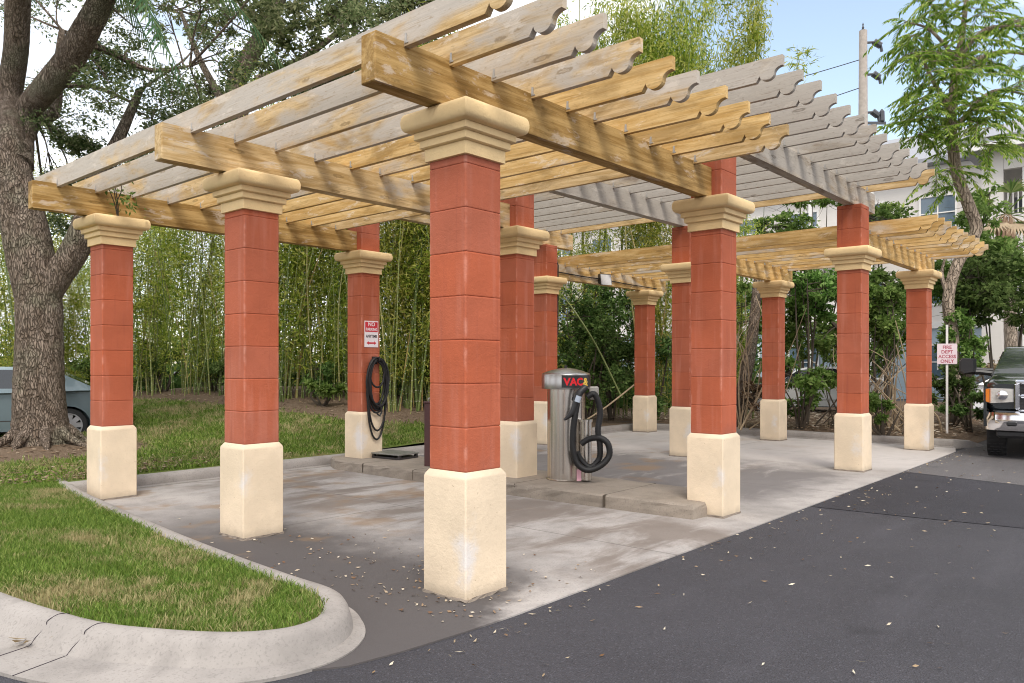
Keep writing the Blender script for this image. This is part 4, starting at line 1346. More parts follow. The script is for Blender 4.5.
b = MB(); b.tube([(0, 0, 0), (.05, 0, hz * .5), (.02, .1, hz)], [.03, .025, .004], 6); b.build('culm', M['culm'], tb)
P_ = np.stack([rb.normal(0, .20, 150), rb.normal(0, .20, 150), hz - .15 - np.abs(rb.normal(0, .5, 150))], -1)
foliage_obj('foliage', P_, .26, .04, .2, M['bamboo_leaf'], rb, tb)

# the wood beyond, one mass
n = 30000
ws = rb.uniform(25.5, 31, n); wl = rb.uniform(-26, 9, n); hh = 2.6 + 1.2 * np.sin(wl * .9) + .9 * np.sin(wl * 2.3 + 1)
P_ = np.stack([CX + FW[0] * ws + RT[0] * wl, CY + FW[1] * ws + RT[1] * wl, np.abs(rb.normal(0, .55, n)) * hh * .8], -1)
V_, F_ = leaf_quads(P_, .34, .17, .2, rb, .6)
tag(link('woodland', tri_mesh('woodland', V_, F_), M['dark_leaf']), 'dark mass of woodland foliage far behind the bamboo', 'woodland', kind='stuff')

# dark undergrowth below the bamboo
def shrub(name, label, cat, group, u, v, d, w, h, n, leaf, ln, wd, seed, droop=.1, stems=5, base_v=None, spread=.6, loose=1.0):
    """a bush: stems from the ground carrying ragged sprays between (u, v) and the ground"""
    r = np.random.default_rng(seed)
    c = at(u, v, d); z0 = float(terrain(c.x, c.y)) if c.x > 12.6 or c.y > 6.6 else 0
    loc = Vector((c.x, c.y, z0)); lm = []; cs = []
    for k in range(stems):
        a = r.uniform(0, 2 * PI); q = Vector((math.cos(a), math.sin(a), 0)) * w * r.uniform(.1, .8)
        top = Vector((c.x, c.y, c.z)) + q + Vector((0, 0, h * r.uniform(-.2, .5)))
        lm.append(([loc + q * .15 - Vector((0, 0, .05)), loc.lerp(top, .5) + q * .1 + Vector((r.normal(0, .1), r.normal(0, .1), 0)), top], [.035, .024, .008]))
    k = max(5, int(n / 260))
    for i in range(k):
        off = r.normal(0, 1, 3); off /= np.linalg.norm(off); off *= r.uniform(.2, 1) ** .6
        cs.append(((c.x + off[0] * w, c.y + off[1] * w, max(z0 + .12, c.z + off[2] * h)), (w * .32 * loose, w * .32 * loose, h * .26 * loose), int(n / k)))
    return make_tree(name, label, cat, group, loc, lm, cs, leaf, M['dark_stem'], ln, wd, droop, seed, .010, 6, spread)


sg = 'undergrowth along the bamboo foot'
for i, (u, d) in enumerate([(110, 21.2), (165, 20.2), (215, 20.4), (265, 19.6), (320, 19.2), (372, 18.9), (415, 18.4), (455, 18.0)]):
    shrub('undergrowth_shrub', 'low dark undergrowth at the foot of the bamboo', 'shrub', sg, u, 372, d + .9, 1.0, .75, 1500, M['dark_leaf'], .13, .045, 200 + i, .2)
shrub('undergrowth_shrub', 'pale broad-leaved weed at the bamboo foot seen left of the hose column', 'shrub', sg, 322, 392, 18.3, .5, .35, 420, M['bush_leaf'], .16, .07, 230, .1)

# ------------------------------------------------------------------ right-hand planting
g2 = 'shrubs behind the far kerb'
S = [
    # label, u, v, depth, w, h, n, leaf, ln, wd, droop
    ('dense dark evergreen shrub right behind the steel vacuum', 586, 345, 19.6, 1.1, 1.5, 5200, 'dark_leaf', .12, .05, .2),
    ('dark evergreen shrub left of the farthest back column', 612, 330, 20.6, .9, 1.6, 3800, 'dark_leaf', .12, .05, .2),
    ('thin-leaved shrub in front of the bamboo right of the farthest back column', 652, 372, 20.5, .7, 1.1, 1500, 'dark_leaf', .12, .045, .3),
    ('loose shrub between the leaning dark trunk and the columns in front', 742, 390, 18.0, .7, .6, 700, 'brown_leaf', .10, .05, .2),
    ('tall bright green shrub with a ragged top between the two right middle columns', 806, 285, 19.0, 1.0, .7, 3000, 'bush_leaf', .14, .065, .2),
    ('green leafy shrub low behind the kerb left of the lane-edge tall column', 800, 385, 17.6, .75, .65, 1500, 'bush_leaf', .13, .06, .1),
    ('low green shrub at the kerb between the two rightmost columns', 884, 408, 16.0, .35, .3, 700, 'bush_leaf', .10, .05, .1),
    ('bright green shrub high between the two rightmost columns', 884, 320, 18.2, .55, .85, 2400, 'bush_leaf', .13, .06, .2),
    ('round bright green shrub beside the pinkish post sign', 960, 335, 19.2, .5, .8, 2200, 'bush_leaf', .12, .055, .2),
    ('dark hedge shrub behind the post sign', 952, 392, 18.4, .55, .7, 1800, 'dark_leaf', .10, .05, .1),
    ('low loose weeds on the litter right of the post sign', 972, 408, 17.6, .5, .35, 650, 'dark_leaf', .11, .045, .3),
    ('leafy shrub top showing above the far low pergola', 806, 214, 24.0, 1.6, .6, 1200, 'bush_leaf', .16, .075, .2),
    ('second leafy shrub top above the far low pergola, further left', 768, 226, 24.6, 1.1, .45, 600, 'bush_leaf', .16, .075, .2),
    ('light green shrub top between the grey rafters and the far low pergola', 868, 214, 24.5, 1.1, .6, 500, 'bush_leaf', .16, .075, .2),
    ('dark leafy shrub over the far truck mirror', 1002, 292, 20.0, 1.4, 1.0, 3600, 'dark_leaf', .14, .065, .3),
    ('reddish brown hedge in front of the far apartments', 985, 362, 27.0, 1.6, .28, 1100, 'brown_leaf', .14, .08, .1),
]
for i, (lab, u, v, d, w, h, n, lf, ln, wd, dr) in enumerate(S):
    shrub('leafy_shrub', lab, 'shrub', g2, u, v, d, w * 1.12, h * 1.12, int(n * 1.6), M[lf], ln, wd, 300 + i, dr, 5)

# leaning dark dead trunk with a tangle of stems
def dead_tangle(name, label, u, v0, v1, d, nst, seed, spread, mt, lean):
    r = np.random.default_rng(seed); c = at(u, v0, d); z = float(terrain(c.x, c.y)); loc = Vector((c.x, c.y, z))
    t = thing(name, label, 'brush', loc, 0, None)
    for k in range(nst):
        b = MB(); q = Vector((r.normal(0, spread), r.normal(0, spread), 0))
        top = at(u + lean + r.normal(0, 26), v1 + r.normal(0, 22), d + r.normal(0, .5)) - loc
        m = q.lerp(top, .5) + Vector((r.normal(0, .25), r.normal(0, .25), r.normal(0, .2)))
        R_ = r.uniform(.008, .028)
        b.tube(spline([q, m, top], 14), list(np.linspace(R_, R_ * .4, len(spline([q, m, top], 14)))), 5)
        b.build('stem', mt, t)
    return t


tl = at(742, 424, 18.3)
t = thing('leaning_trunk', 'thick dark trunk leaning to the right behind the short column before the brush', 'tree', (tl.x, tl.y, .12))
lt = Vector((tl.x, tl.y, .12))
b = MB(); b.tube([p - lt for p in spline([at(736, 428, 18.3), at(744, 385, 18.4), at(752, 340, 18.6), at(757, 290, 18.9), at(762, 240, 19.2)], 40)], list(np.linspace(.17, .09, len(spline([0 * lt, lt, lt, lt, lt], 40)))), 10)
b.build('trunk', M['oak_bark'], t, smooth=True)
b = MB(); b.tube([p - lt for p in spline([at(738, 420, 18.3), at(758, 392, 18.3), at(790, 372, 18.4)], 20)], .07, 7); b.build('limb', M['dark_stem'], t)
b = MB(); b.tube([p - lt for p in spline([at(757, 300, 18.8), at(775, 282, 18.7), at(795, 270, 18.7)], 20)], list(np.linspace(.09, .04, 19))[:len(spline([lt, lt, lt], 20))], 7); b.build('limb', M['dark_stem'], t)
dead_tangle('dead_brush', 'tangle of dry bamboo stems leaning against the dark trunk', 728, 428, 320, 18.0, 26, 5, .35, M['dead_stem'], 22)
dead_tangle('dead_brush', 'dry brown brush heap between the lane-edge tall column and the rightmost column', 882, 425, 362, 17.2, 44, 6, .38, M['dead_stem'], -6)
dead_tangle('dead_brush', 'thin bare twigs left of the rightmost column', 852, 425, 345, 18.2, 22, 9, .5, M['dark_stem'], 10)
fb = thing('fallen_bamboo', 'fallen bamboo pole leaning diagonally across the dark shrubs behind the vacuum', 'bamboo', at(622, 398, 18.6))
q = at(622, 398, 18.6)
b = MB(); b.tube([p - q for p in spline([at(622, 398, 18.6), at(596, 345, 18.8), at(570, 305, 19.0), at(552, 285, 19.1)], 24)], .022, 7); b.build('culm', plain('fresh_culm', (.13, .16, .045), .5), fb)
fb = thing('fallen_bamboo', 'pale dead bamboo pole lying low behind the vacuum hoses', 'bamboo', at(597, 412, 18.4))
q = at(597, 412, 18.4)
b = MB(); b.tube([p - q for p in spline([at(586, 420, 18.3), at(606, 407, 18.4), at(634, 385, 18.7)], 20)], .019, 7); b.build('culm', M['dead_stem'], fb)

# tall feathery leaning tree
zT = 19.0
def f_(u, v, d=zT): return at(u, v, d)
limbs = [([f_(954, 425), f_(953, 345), f_(948, 302), f_(955, 270), f_(968, 245), f_(976, 228), f_(968, 204), f_(958, 178), f_(953, 150), f_(951, 115), f_(956, 70), f_(964, 20), f_(972, -60)], [.15, .14, .135, .13, .13, .14, .14, .135, .13, .11, .09, .06, .03]),
         ([f_(952, 112), f_(936, 86), f_(925, 64), f_(922, 48)], [.08, .05, .04, .02]),
         ([f_(956, 74), f_(984, 56, 19.4), f_(1010, 52, 19.6), f_(1040, 58, 20)], [.07, .05, .04, .02]),
         ([f_(958, 58), f_(985, 30, 18.6), f_(1020, 26, 18.4), f_(1050, 20, 18)], [.06, .05, .035, .02]),
         ([f_(954, 130), f_(980, 100, 18.8), f_(1000, 90, 18.7), f_(1030, 96, 18.6)], [.06, .05, .035, .02]),
         ([f_(957, 60), f_(930, 30), f_(905, 22)], [.05, .035, .015]),
         ([f_(949, 300), f_(942, 276), f_(945, 258)], [.06, .045, .02])]
loc = f_(954, 425)
t = thing('feathery_tree', 'tall feathery leaved tree with a crooked pale trunk above the far pergola', 'tree', (loc.x, loc.y, .12)); L0 = Vector((loc.x, loc.y, .12))
b = MB()
for pts, rad in limbs:
    sp = spline([p - L0 for p in pts], 9 * len(pts)); b.tube(sp, list(np.interp(np.linspace(0, 1, len(sp)), np.linspace(0, 1, len(rad)), rad)), 9)
b.build('trunk', M['grey_bark'], t, smooth=True)
rf = np.random.default_rng(61); m = MB(); tw = MB()
def feather(base, az, length, droop):
    d = Vector((math.cos(az), math.sin(az), rf.uniform(-.15, .25))); pts = [base + d * (length * k / 7) + Vector((0, 0, -droop * (k / 7) ** 2)) for k in range(8)]
    tw.tube(pts, list(np.linspace(.009, .003, 8)), 4)
    for k in range(1, 8):
        p = pts[k]; tg = (pts[k] - pts[k - 1]).normalized(); sd_ = tg.cross(Vector((0, 0, 1))).normalized()
        for sg in (-1, 1):
            for j in range(3):
                pp_ = p + tg * (length / 21 * j); dr = (sd_ * sg * rf.uniform(.3, .9) + tg * rf.uniform(.5, 1.0) + Vector((0, 0, rf.uniform(-.8, -.1)))).normalized(); l = rf.uniform(.10, .21)
                w_ = tg.cross(dr).cross(dr).normalized() * .021 if tg.cross(dr).length > .05 else sd_ * .014
                m.add([pp_, pp_ + dr * l * .5 + w_, pp_ + dr * l, pp_ + dr * l * .5 - w_], [(0, 1, 2, 3)])
cents = []
def ff(n, u0, u1, v0, v1, d0=17.6, d1=20.4):
    for _ in range(n): cents.append(f_(rf.uniform(u0, u1), rf.uniform(v0, v1), rf.uniform(d0, d1)))
ff(24, 915, 985, 0, 60); ff(36, 922, 978, 45, 125); ff(18, 935, 995, -40, 20); ff(16, 900, 945, 95, 140); ff(14, 960, 1000, 90, 145); ff(12, 980, 1030, 10, 60); ff(10, 985, 1030, 60, 110)
ff(8, 935, 960, 140, 185); ff(7, 975, 1000, 120, 150); ff(12, 898, 925, 20, 60); ff(10, 925, 965, -60, -20)
for c in cents:
    for k in range(rf.integers(2, 5)):
        feather(c - L0, rf.uniform(0, 2 * PI), rf.uniform(.5, 1.0), rf.uniform(.10, .55))
m.build('crown', M['feather_leaf'], t); tw.build('twigs', M['grey_bark'], t)

# mid-height leafy trees on the right, in front of the apartments
cl_ = []; rq = np.random.default_rng(19)
fill(cl_, 940, 1000, 236, 305, 20, 22.5, 15, .5, 330, rq); fill(cl_, 960, 1000, 180, 240, 20, 22, 5, .4, 160, rq); fill(cl_, 985, 1045, 245, 312, 20, 23, 12, .5, 330, rq)
p = at(968, 420, 21.2)
make_tree('leafy_tree', 'bushy mid-green tree standing behind the crooked pale trunk', 'tree', None, (p.x, p.y, .12), [([p, at(966, 330, 21.2), at(972, 270, 21.2), at(985, 215, 21.2)], [.14, .12, .09, .03]), ([at(967, 320, 21.2), at(995, 290, 21.5), at(1020, 262, 21.8)], [.08, .06, .02])], cl_, M['bush_leaf'], M['dark_stem'], .16, .07, .25, 71, .012)
cl_ = []
fill(cl_, 775, 840, 280, 350, 20, 21.5, 13, .42, 330, rq); fill(cl_, 862, 910, 280, 360, 20, 21.5, 12, .45, 360, rq); fill(cl_, 840, 900, 204, 235, 21, 22, 6, .4, 200, rq); fill(cl_, 700, 760, 280, 340, 20.5, 22, 6, .4, 260, rq)
p = at(856, 420, 20.8)
make_tree('leafy_tree', 'loose leafy tree behind the lane-edge tall column with pale gaps to the apartments', 'tree', None, (p.x, p.y, .12), [([p, at(852, 340, 20.8), at(858, 270, 20.8), at(866, 215, 20.8)], [.13, .11, .08, .03]), ([at(853, 345, 20.8), at(820, 310, 20.8), at(795, 290, 20.8)], [.07, .05, .02])], cl_, M['bush_leaf'], M['dark_stem'], .16, .07, .25, 72, .012)

# fan palm
fpb = at(1011, 400, 26); pt = thing('fan_palm', 'fan palm with a shaggy tan skirt in front of the white apartments', 'tree', (fpb.x, fpb.y, .0)); L0 = Vector((fpb.x, fpb.y, 0)); hub = at(1006, 214, 26) - L0
b = MB(); b.tube(spline([Vector((0, 0, -.1)), Vector((0, 0, 2.5)), hub - Vector((0, 0, .3))], 24), .19, 10); b.build('trunk', M['palm_bark'], pt, smooth=True)
rp_ = np.random.default_rng(3)
for k in range(22):
    az = rp_.uniform(0, 2 * PI); el = rp_.uniform(-.7, 1.0); dead = el < -.35
    d = Vector((math.cos(az) * math.cos(el), math.sin(az) * math.cos(el), math.sin(el))); l = rp_.uniform(.7, 1.1); e = hub + d * l
    b = MB(); b.tube([hub, hub + d * l * .6 + Vector((0, 0, .06)), e], [.022, .016, .010], 5)
    sd_ = d.cross(Vector((0, 0, 1))).normalized(); up = sd_.cross(d)
    for j in range(15):
        a = -1.25 + 2.5 * j / 14; q = (d * math.cos(a) + sd_ * math.sin(a)).normalized(); r = .75 * (1 - .15 * abs(a)); w_ = (sd_ * math.cos(a) - d * math.sin(a)) * .04
        b.add([e, e + q * r * .5 + w_, e + q * r + Vector((0, 0, -.22 * r)), e + q * r * .5 - w_], [(0, 1, 2, 3)])
    b.build('fan_leaf', M['dead_stem'] if dead else M['palm_leaf'], pt)
b = MB()
for k in range(70):
    a = rp_.uniform(0, 2 * PI); r = rp_.uniform(.18, .42); z = rp_.uniform(-.9, -.1); q = hub + Vector((math.cos(a) * r * .6, math.sin(a) * r * .6, z * .3)); e = hub + Vector((math.cos(a) * r, math.sin(a) * r, z - .7)); w_ = Vector((-math.sin(a), math.cos(a), 0)) * .04
    b.add([q - w_ * .4, q + w_ * .4, e + w_, e - w_], [(0, 1, 2, 3)])
b.build('dead_skirt', plain('palm_skirt', (.36, .24, .16), .9, 0, .3, 12), pt)

# ------------------------------------------------------------------ post sign
sp_ = at(947, 436, 16.8)
fs = thing('post_sign', 'pinkish white fire lane sign on a thin white post beside the rightmost column', 'sign', (sp_.x, sp_.y, .13), math.atan2(CY - sp_.y, CX - sp_.x) + PI / 2 + .12)
b = MB(); b.box((0, .0, 1.16), (.045, .012, 2.34)); b.box((-.018, .012, 1.16), (.008, .016, 2.34)); b.box((.018, .012, 1.16), (.008, .016, 2.34)); b.build('post', plain('white_post', (.70, .68, .66), .5), fs)
b = MB(); b.prism([(-.19, 1.50), (-.175, 1.485), (.175, 1.485), (.19, 1.50), (.19, 1.91), (.175, 1.925), (-.175, 1.925), (-.19, 1.91)], -.022, -.012, axis='y'); pan = b.build('panel', plain('faded_pink_sign', (.72, .60, .64), .5, 0, .05, 5), fs)
for i, w in enumerate(('FIRE', 'DEPT', 'ACCESS', 'ONLY')):
    sign_text(w, .100, 1.815 - i * .100, M['dull_red_ink'], pan, y=-.0235, bold=.002, sx=.95)

# ------------------------------------------------------------------ utility pole
up0 = at(863, 400, 31); up_ = thing('utility_pole', 'weathered wooden utility pole with side insulators rising behind the grey pergola', 'pole', (up0.x, up0.y, -.03))
Hp = EYE + (V0 - 30) / FPX * 31
b = MB(); b.tube([(0, 0, 0), (0, 0, Hp * .6), (.02, 0, Hp)], [.24, .19, .155], 12); b.build('pole_shaft', M['pole_wood'], up_, smooth=True)
b = MB(); b.lathe([(.10, Hp), (.10, Hp + .03), (.03, Hp + .06), (.05, Hp + .12), (.02, Hp + .2), (.035, Hp + .24), (.001, Hp + .34)], 10); b.build('cap_insulator', M['insulator'], up_)
rx, ry = RT
for v_, ln_ in ((42, .55), (74, .5), (112, .45)):
    z = EYE + (V0 - v_) / FPX * 31
    b = MB(); b.tube([(rx * .1, ry * .1, z), (rx * (.1 + ln_ * .6), ry * (.1 + ln_ * .6), z + .02)], .05, 7)
    pts = [(rx * (.1 + ln_ * .6), ry * (.1 + ln_ * .6), z + .05), (rx * (.15 + ln_), ry * (.15 + ln_), z - .12)]
    b.tube(pts, .13, 8); b.tube([pts[1], (pts[1][0] + rx * .05, pts[1][1] + ry * .05, z - .35)], .06, 7); b.build('side_insulator', M['insulator'], up_)
z = EYE + (V0 - 116) / FPX * 31
b = MB(); b.box((rx * .35, ry * .35, z - .25), (1.1, .08, .1), math.atan2(ry, rx)); b.lathe([(.09, 0), (.11, .05), (.10, .4), (.03, .5)], 10, (rx * .75, ry * .75, z - .2)); b.build('bracket_arm', M['insulator'], up_)
wi = MB()
for (v_, ll, dz) in ((58, -1, -.9), (86, -1, -.9)):
    a = Vector((0, 0, EYE + (V0 - v_) / FPX * 31)) ; e = at(560, 130 if v_ == 58 else 168, 34) - Vector((up0.x, up0.y, -.03))
    pts = [a.lerp(e, k / 14) - Vector((0, 0, .5 * 4 * (k / 14) * (1 - k / 14) * .5)) for k in range(15)]; wi.tube(pts, .018, 4)
wo_ = wi.build('overhead_wires', M['wire'], None, loc=(up0.x, up0.y, -.03)); tag(wo_, 'two sagging overhead wires leading left from the utility pole', 'wire')

# ------------------------------------------------------------------ apartment buildings
def window(bld, wall, x, y, z, w, h, nx=2):
    """a window in a wall that faces -x, whose outer plane is x"""
    b = MB()
    for yy, zz_, sy, sz in ((y - w / 2, z, .09, h + .18), (y + w / 2, z, .09, h + .18), (y, z + h / 2, w - .09, .09), (y, z - h / 2, w - .09, .09), (y, z, w - .09, .05)) + tuple((y - w / 2 + w * k / nx, z, .05, h * .5 - .07) for k in range(1, nx)):
        b.box((x - .02, yy, zz_), (.10 if sz > .06 else .08, sy, sz))
    f = b.build('window', M['trim'], bld)
    b = MB(); b.box((x - .006, y, z), (.02, w - .06, h - .06)); b.build('pane', M['win_glass'], f)


def rail(bld, x, y0, y1, z, mt):
    b = MB(); b.box((x, (y0 + y1) / 2, z + 1.0), (.06, y1 - y0, .06)); b.box((x, (y0 + y1) / 2, z + .10), (.05, y1 - y0, .05))
    for k in range(int((y1 - y0) / .16) + 1): b.box((x, min(y0 + k * .16, y1), z + .55), (.03, .03, .86))
    b.build('railing', mt, bld)


GX = 36.0
ap = thing('apartment_building', 'long white apartment building with blue lower storey and grey roof behind the trees', 'building', (GX, 16, -.02))
b = MB(); b.box((4, 6, 7.1), (8, 44, 7.4)); b.build('upper_wall', M['siding_white'], ap)
b = MB(); b.box((4.03, 6, 1.7), (7.94, 43.94, 3.4)); b.build('lower_wall', M['siding_blue'], ap)
b = MB(); b.loft([[(-.8, -16.8, 10.8), (8.8, -16.8, 10.8), (8.8, 28.8, 10.8), (-.8, 28.8, 10.8)], [(-.8, -16.8, 11.02), (8.8, -16.8, 11.02), (8.8, 28.8, 11.02), (-.8, 28.8, 11.02)], [(3.9, -11.5, 13.4), (4.1, -11.5, 13.4), (4.1, 24, 13.4), (3.9, 24, 13.4)]]); b.build('roof', M['roof_shingle'], ap)
b = MB(); b.box((-.02, 6, 3.45), (.12, 43.9, .30)); b.box((-.02, 6, 10.66), (.12, 43.9, .24)); b.build('trim_band', M['trim'], ap)
for zf in (1.75, 5.2, 8.6):
    for y in np.arange(-14.2, 27, 3.1):
        window(ap, None, 0, float(y), zf, 1.5, 1.6)
for y0 in (-8.6, .7, 10.0, 19.3):
    for z in (3.5, 6.9):
        b = MB(); b.box((-.75, y0 + 1.4, z), (1.5, 3.0, .18)); b.build('balcony_slab', M['trim'], ap)
        rail(ap, -1.46, y0, y0 + 2.8, z + .09, M['trim'])
    b = MB()
    for y in (y0 - .02, y0 + 2.82): b.box((-1.40, y, 5.2), (.14, .14, 10.8))
    b.build('balcony_post', M['trim'], ap)

wg = thing('apartment_wing', 'white apartment wing with screened balconies at the right edge behind the fan palm', 'building', (30, .2, -.02))
by = 1.9
b = MB()
for z0, z1 in ((2.95, 4.1), (6.0, 7.15), (8.9, 9.75)): b.box((.1, -3.455, (z0 + z1) / 2), (.2, 9.29, z1 - z0))
for y in (1.55,): b.box((.1, y, 4.9), (.2, .70, 9.7))
for y in (-2.6, -6.4): b.box((.098, y, 4.9), (.19, .5, 9.68))
b.box((2.9, -3.1, 4.86), (.2, 9.9, 9.7)); b.box((3.1, 1.795, 4.86), (5.8, .2, 9.7)); b.build('wall', M['siding_white'], wg)
b = MB(); b.loft([[(-.7, -9, 9.80), (8, -9, 9.80), (8, 2.6, 9.80), (-.7, 2.6, 9.80)], [(-.7, -9, 10.05), (8, -9, 10.05), (8, 2.6, 10.05), (-.7, 2.6, 10.05)], [(3, -6, 11.9), (4, -6, 11.9), (4, -.5, 11.9), (3, -.5, 11.9)]]); b.build('roof', M['roof_shingle'], wg)
b = MB(); b.box((1.5, -3.1, 9.66), (2.6, 9.7, .08)); b.build('ceiling', M['trim'], wg)
b = MB(); b.box((-.66, -3.2, 9.70), (.12, 11.6, .22)); b.build('gutter', M['trim'], wg)
for z in (3.0, 6.05, .1):
    b = MB(); b.box((1.4, -3.1, z), (2.6, 9.7, .12)); b.build('balcony_floor', M['trim'], wg)
    if z > 1: rail(wg, .10, -2.3, 1.15, z + 1.06 - .0, M['trim'])
b = MB()
for y in (.55, -.75, -3.9): b.box((.1, y, 4.8), (.12, .10, 9.4))
b.build('porch_post', M['trim'], wg)
for z in (1.15, 4.2, 7.25):
    window(wg, None, 2.79, -.9, z + .15, 1.5, 1.7); 
    b = MB(); b.box((2.76, .75, z), (.06, .95, 2.1)); b.build('door', M['door_dark'], wg)
b = MB(); b.box((1.0, .9, 1.1), (.08, .9, 2.2)); b.build('door', M['door_dark'], wg)

# ------------------------------------------------------------------ vehicles
def wheel(parent, x, y, r, w, side, spokes=5, rimr=None):
    rimr = rimr or r * .66
    b = MB(); prof = [(rimr, -w / 2), (r * .93, -w / 2), (r * .985, -w / 2 + .02), (r, -w / 2 + .05), (r, w / 2 - .05), (r * .985, w / 2 - .02), (r * .93, w / 2), (rimr, w / 2), (rimr, -w / 2)]
    n = 36; b.loft([[(x + p * math.cos(2 * PI * k / n), y + q, r + p * math.sin(2 * PI * k / n)) for k in range(n)] for p, q in prof], cap=False)
    if w > .24:   # tread blocks
        for k in range(40):
            a = 2 * PI * k / 40
            for q in (-w * .3, 0, w * .3):
                b.box((x + (r - .002) * math.cos(a), y + q + (.02 if k % 2 else -.02), r + (r - .002) * math.sin(a)), (.03, w * .22, .02))
    wh = thing('wheel', None, None); wh.parent = parent
    wm = b.build('tyre', M['tyre'], wh, smooth=True)
    b = MB(); yo = y + side * (w / 2 - .02)
    n = 30
    b.loft([[(x + p * math.cos(2 * PI * k / n), yo + side * q, r + p * math.sin(2 * PI * k / n)) for k in range(n)] for p, q in ((rimr, .02), (rimr * .93, .02), (rimr * .88, -.03), (rimr * .88, -.10))], cap=False)
    for k in range(spokes):
        a = 2 * PI * k / spokes + .3; c, s = math.cos(a), math.sin(a)
        def P(rr_, t, dy): return (x + rr_ * c - t * s, yo + side * dy, r + rr_ * s + t * c)
        w0, w1 = rimr * .16, rimr * .20
        b.loft([[P(rimr * .12, -w0, .0), P(rimr * .12, w0, .0), P(rimr * .12, w0, -.05), P(rimr * .12, -w0, -.05)], [P(rimr * .92, -w1, -.005), P(rimr * .92, w1, -.005), P(rimr * .92, w1, -.05), P(rimr * .92, -w1, -.05)]])
    b.loft([[(x + p * math.cos(2 * PI * k / 14), yo + side * q, r + p * math.sin(2 * PI * k / 14)) for k in range(14)] for p, q in ((rimr * .22, -.05), (rimr * .22, .008), (rimr * .15, .018), (.002, .02))])
    b.build('rim', M['rim'], wh, smooth=True)
    b = MB(); b.loft([[(x + p * math.cos(2 * PI * k / n), yo - side * q, r + p * math.sin(2 * PI * k / n)) for k in range(n)] for p, q in ((rimr * .9, .10), (.002, .10))], cap=False); b.build('brake_disc', M['dark_metal'], wh)
    return wh


def arch_profile(poly_bottom_x0, x1, z, wheels, ra):
    """bottom edge of a car side from x0 to x1 with half-round wheel openings"""
    pts = [(poly_bottom_x0, z)]
    for wx in sorted(wheels):
        dx = math.sqrt(max(ra * ra - (z - .32) ** 2, .01))
        a0_ = math.atan2(z - .32, -dx); a1_ = math.atan2(z - .32, dx)
        a0_ = a0_ if a0_ > 0 else a0_ + 2 * PI
        for k in range(13):
            a = a0_ + (a1_ - a0_) * k / 12
            pts.append((wx + ra * math.cos(a), .32 + ra * math.sin(a)))
    pts.append((x1, z)); return pts


def sedan(label, loc, rz, paint, group):
    """four-door saloon, nose along +x, 4.75 m long"""
    t = thing('parked_car', label, 'car', loc, rz, group)
    wx = (-1.36, 1.36); ra = .375
    low = arch_profile(-2.2, 2.15, .24, wx, ra)
    top = [(2.36, .42), (2.38, .62), (2.28, .74), (1.7, .86), (.95, .96), (.2, .955), (-.9, .965), (-1.55, .99), (-2.2, .985), (-2.36, .88), (-2.38, .55), (-2.3, .36)]
    prof = low + top
    b = MB(); rings = []
    for y, sx, dz, ins in ((-.80, .97, .0, .03), (-.875, .995, 0, 0), (-.895, 1, 0, 0), (.895, 1, 0, 0), (.875, .995, 0, 0), (.80, .97, 0, .03)):
        rings.append([(x * sx, y, z - (ins if z > .8 else 0)) for x, z in prof])
    b.loft(rings[::-1]); body = b.build('body', paint, t, smooth=True)
    cab0 = [(1.02, .94), (.35, 1.36), (-.05, 1.445), (-.75, 1.44), (-1.15, 1.36), (-1.92, .98)]
    b = MB(); rings = []
    for y, k, dz in ((.80, 0, 0), (.66, 1, 0), (-.66, 1, 0), (-.80, 0, 0)):
        if k: rings.append([(x * .985, y, z) for x, z in cab0])
        else: rings.append([(x, y, .93 + (z - .93) * .06) for x, z in cab0])
    b.loft(rings); b.build('roof', paint, t, smooth=True)
    # glazing set just proud of the sloping cabin sides
    for sg in (-1, 1):
        def G(x, z): return (x, sg * (.80 - .14 * (z - .935) / .505 + .006), z)
        for poly in ([(.86, .985), (.32, 1.33), (-.10, 1.385), (-.16, .985)], [(-.24, .985), (-.20, 1.388), (-.72, 1.385), (-1.06, 1.32), (-1.20, .985)]):
            b = MB(); q = [G(*p) for p in poly]; b.add(q if sg < 0 else q[::-1], [(0, 1, 2, 3) if len(q) == 4 else tuple(range(len(q)))]); b.build('side_window', M['glass_dark'], t)
        b = MB(); b.box((.0, sg * .899, .80), (.16, .02, .03), 0, .006); b.box((-1.0, sg * .899, .82), (.16, .02, .03), 0, .006); b.build('door_handle', paint, t)
        b = MB(); b.box((-.2, sg * .8965, .60), (.010, .004, .66)); b.box((.92, sg * .8965, .62), (.010, .004, .60)); b.box((-.1, sg * .8965, .44), (2.0, .004, .018)); b.build('door_seam', M['dark_metal'], t)
        b = MB(); b.box((-2.30, sg * .72, .80), (.16, .30, .15), 0, .03); b.build('tail_light', M['tail_red'], t)
        b = MB(); b.box((2.22, sg * .66, .68), (.20, .36, .13), 0, .04); b.build('headlight', M['lamp_glass'], t)
        b = MB(); b.box((.80, sg * .97, 1.0), (.14, .18, .11), 0, .03); b.build('wing_mirror', paint, t)
        for x in wx: wheel(t, x, sg * .78, .325, .21, sg, 9, .235)
    b = MB(); b.add([(.985, -.62, .985), (.985, .62, .985), (.36, .56, 1.372), (.36, -.56, 1.372)], [(0, 1, 2, 3)]); b.build('windscreen', M['glass_dark'], t)
    b = MB(); b.add([(-1.90, .60, 1.0), (-1.90, -.60, 1.0), (-1.165, -.54, 1.372), (-1.165, .54, 1.372)], [(0, 1, 2, 3)]); b.build('rear_window', M['glass_dark'], t)
    b = MB(); b.box((0, 0, .34), (4.2, 1.40, .26)); b.build('underbody', M['black_plastic'], t)
    b = MB(); b.box((2.34, 0, .40), (.08, 1.4, .16), 0, .03); b.box((-2.375, 0, .62), (.02, .50, .13)); b.build('number_plate_recess', M['black_plastic'], t)
    return t


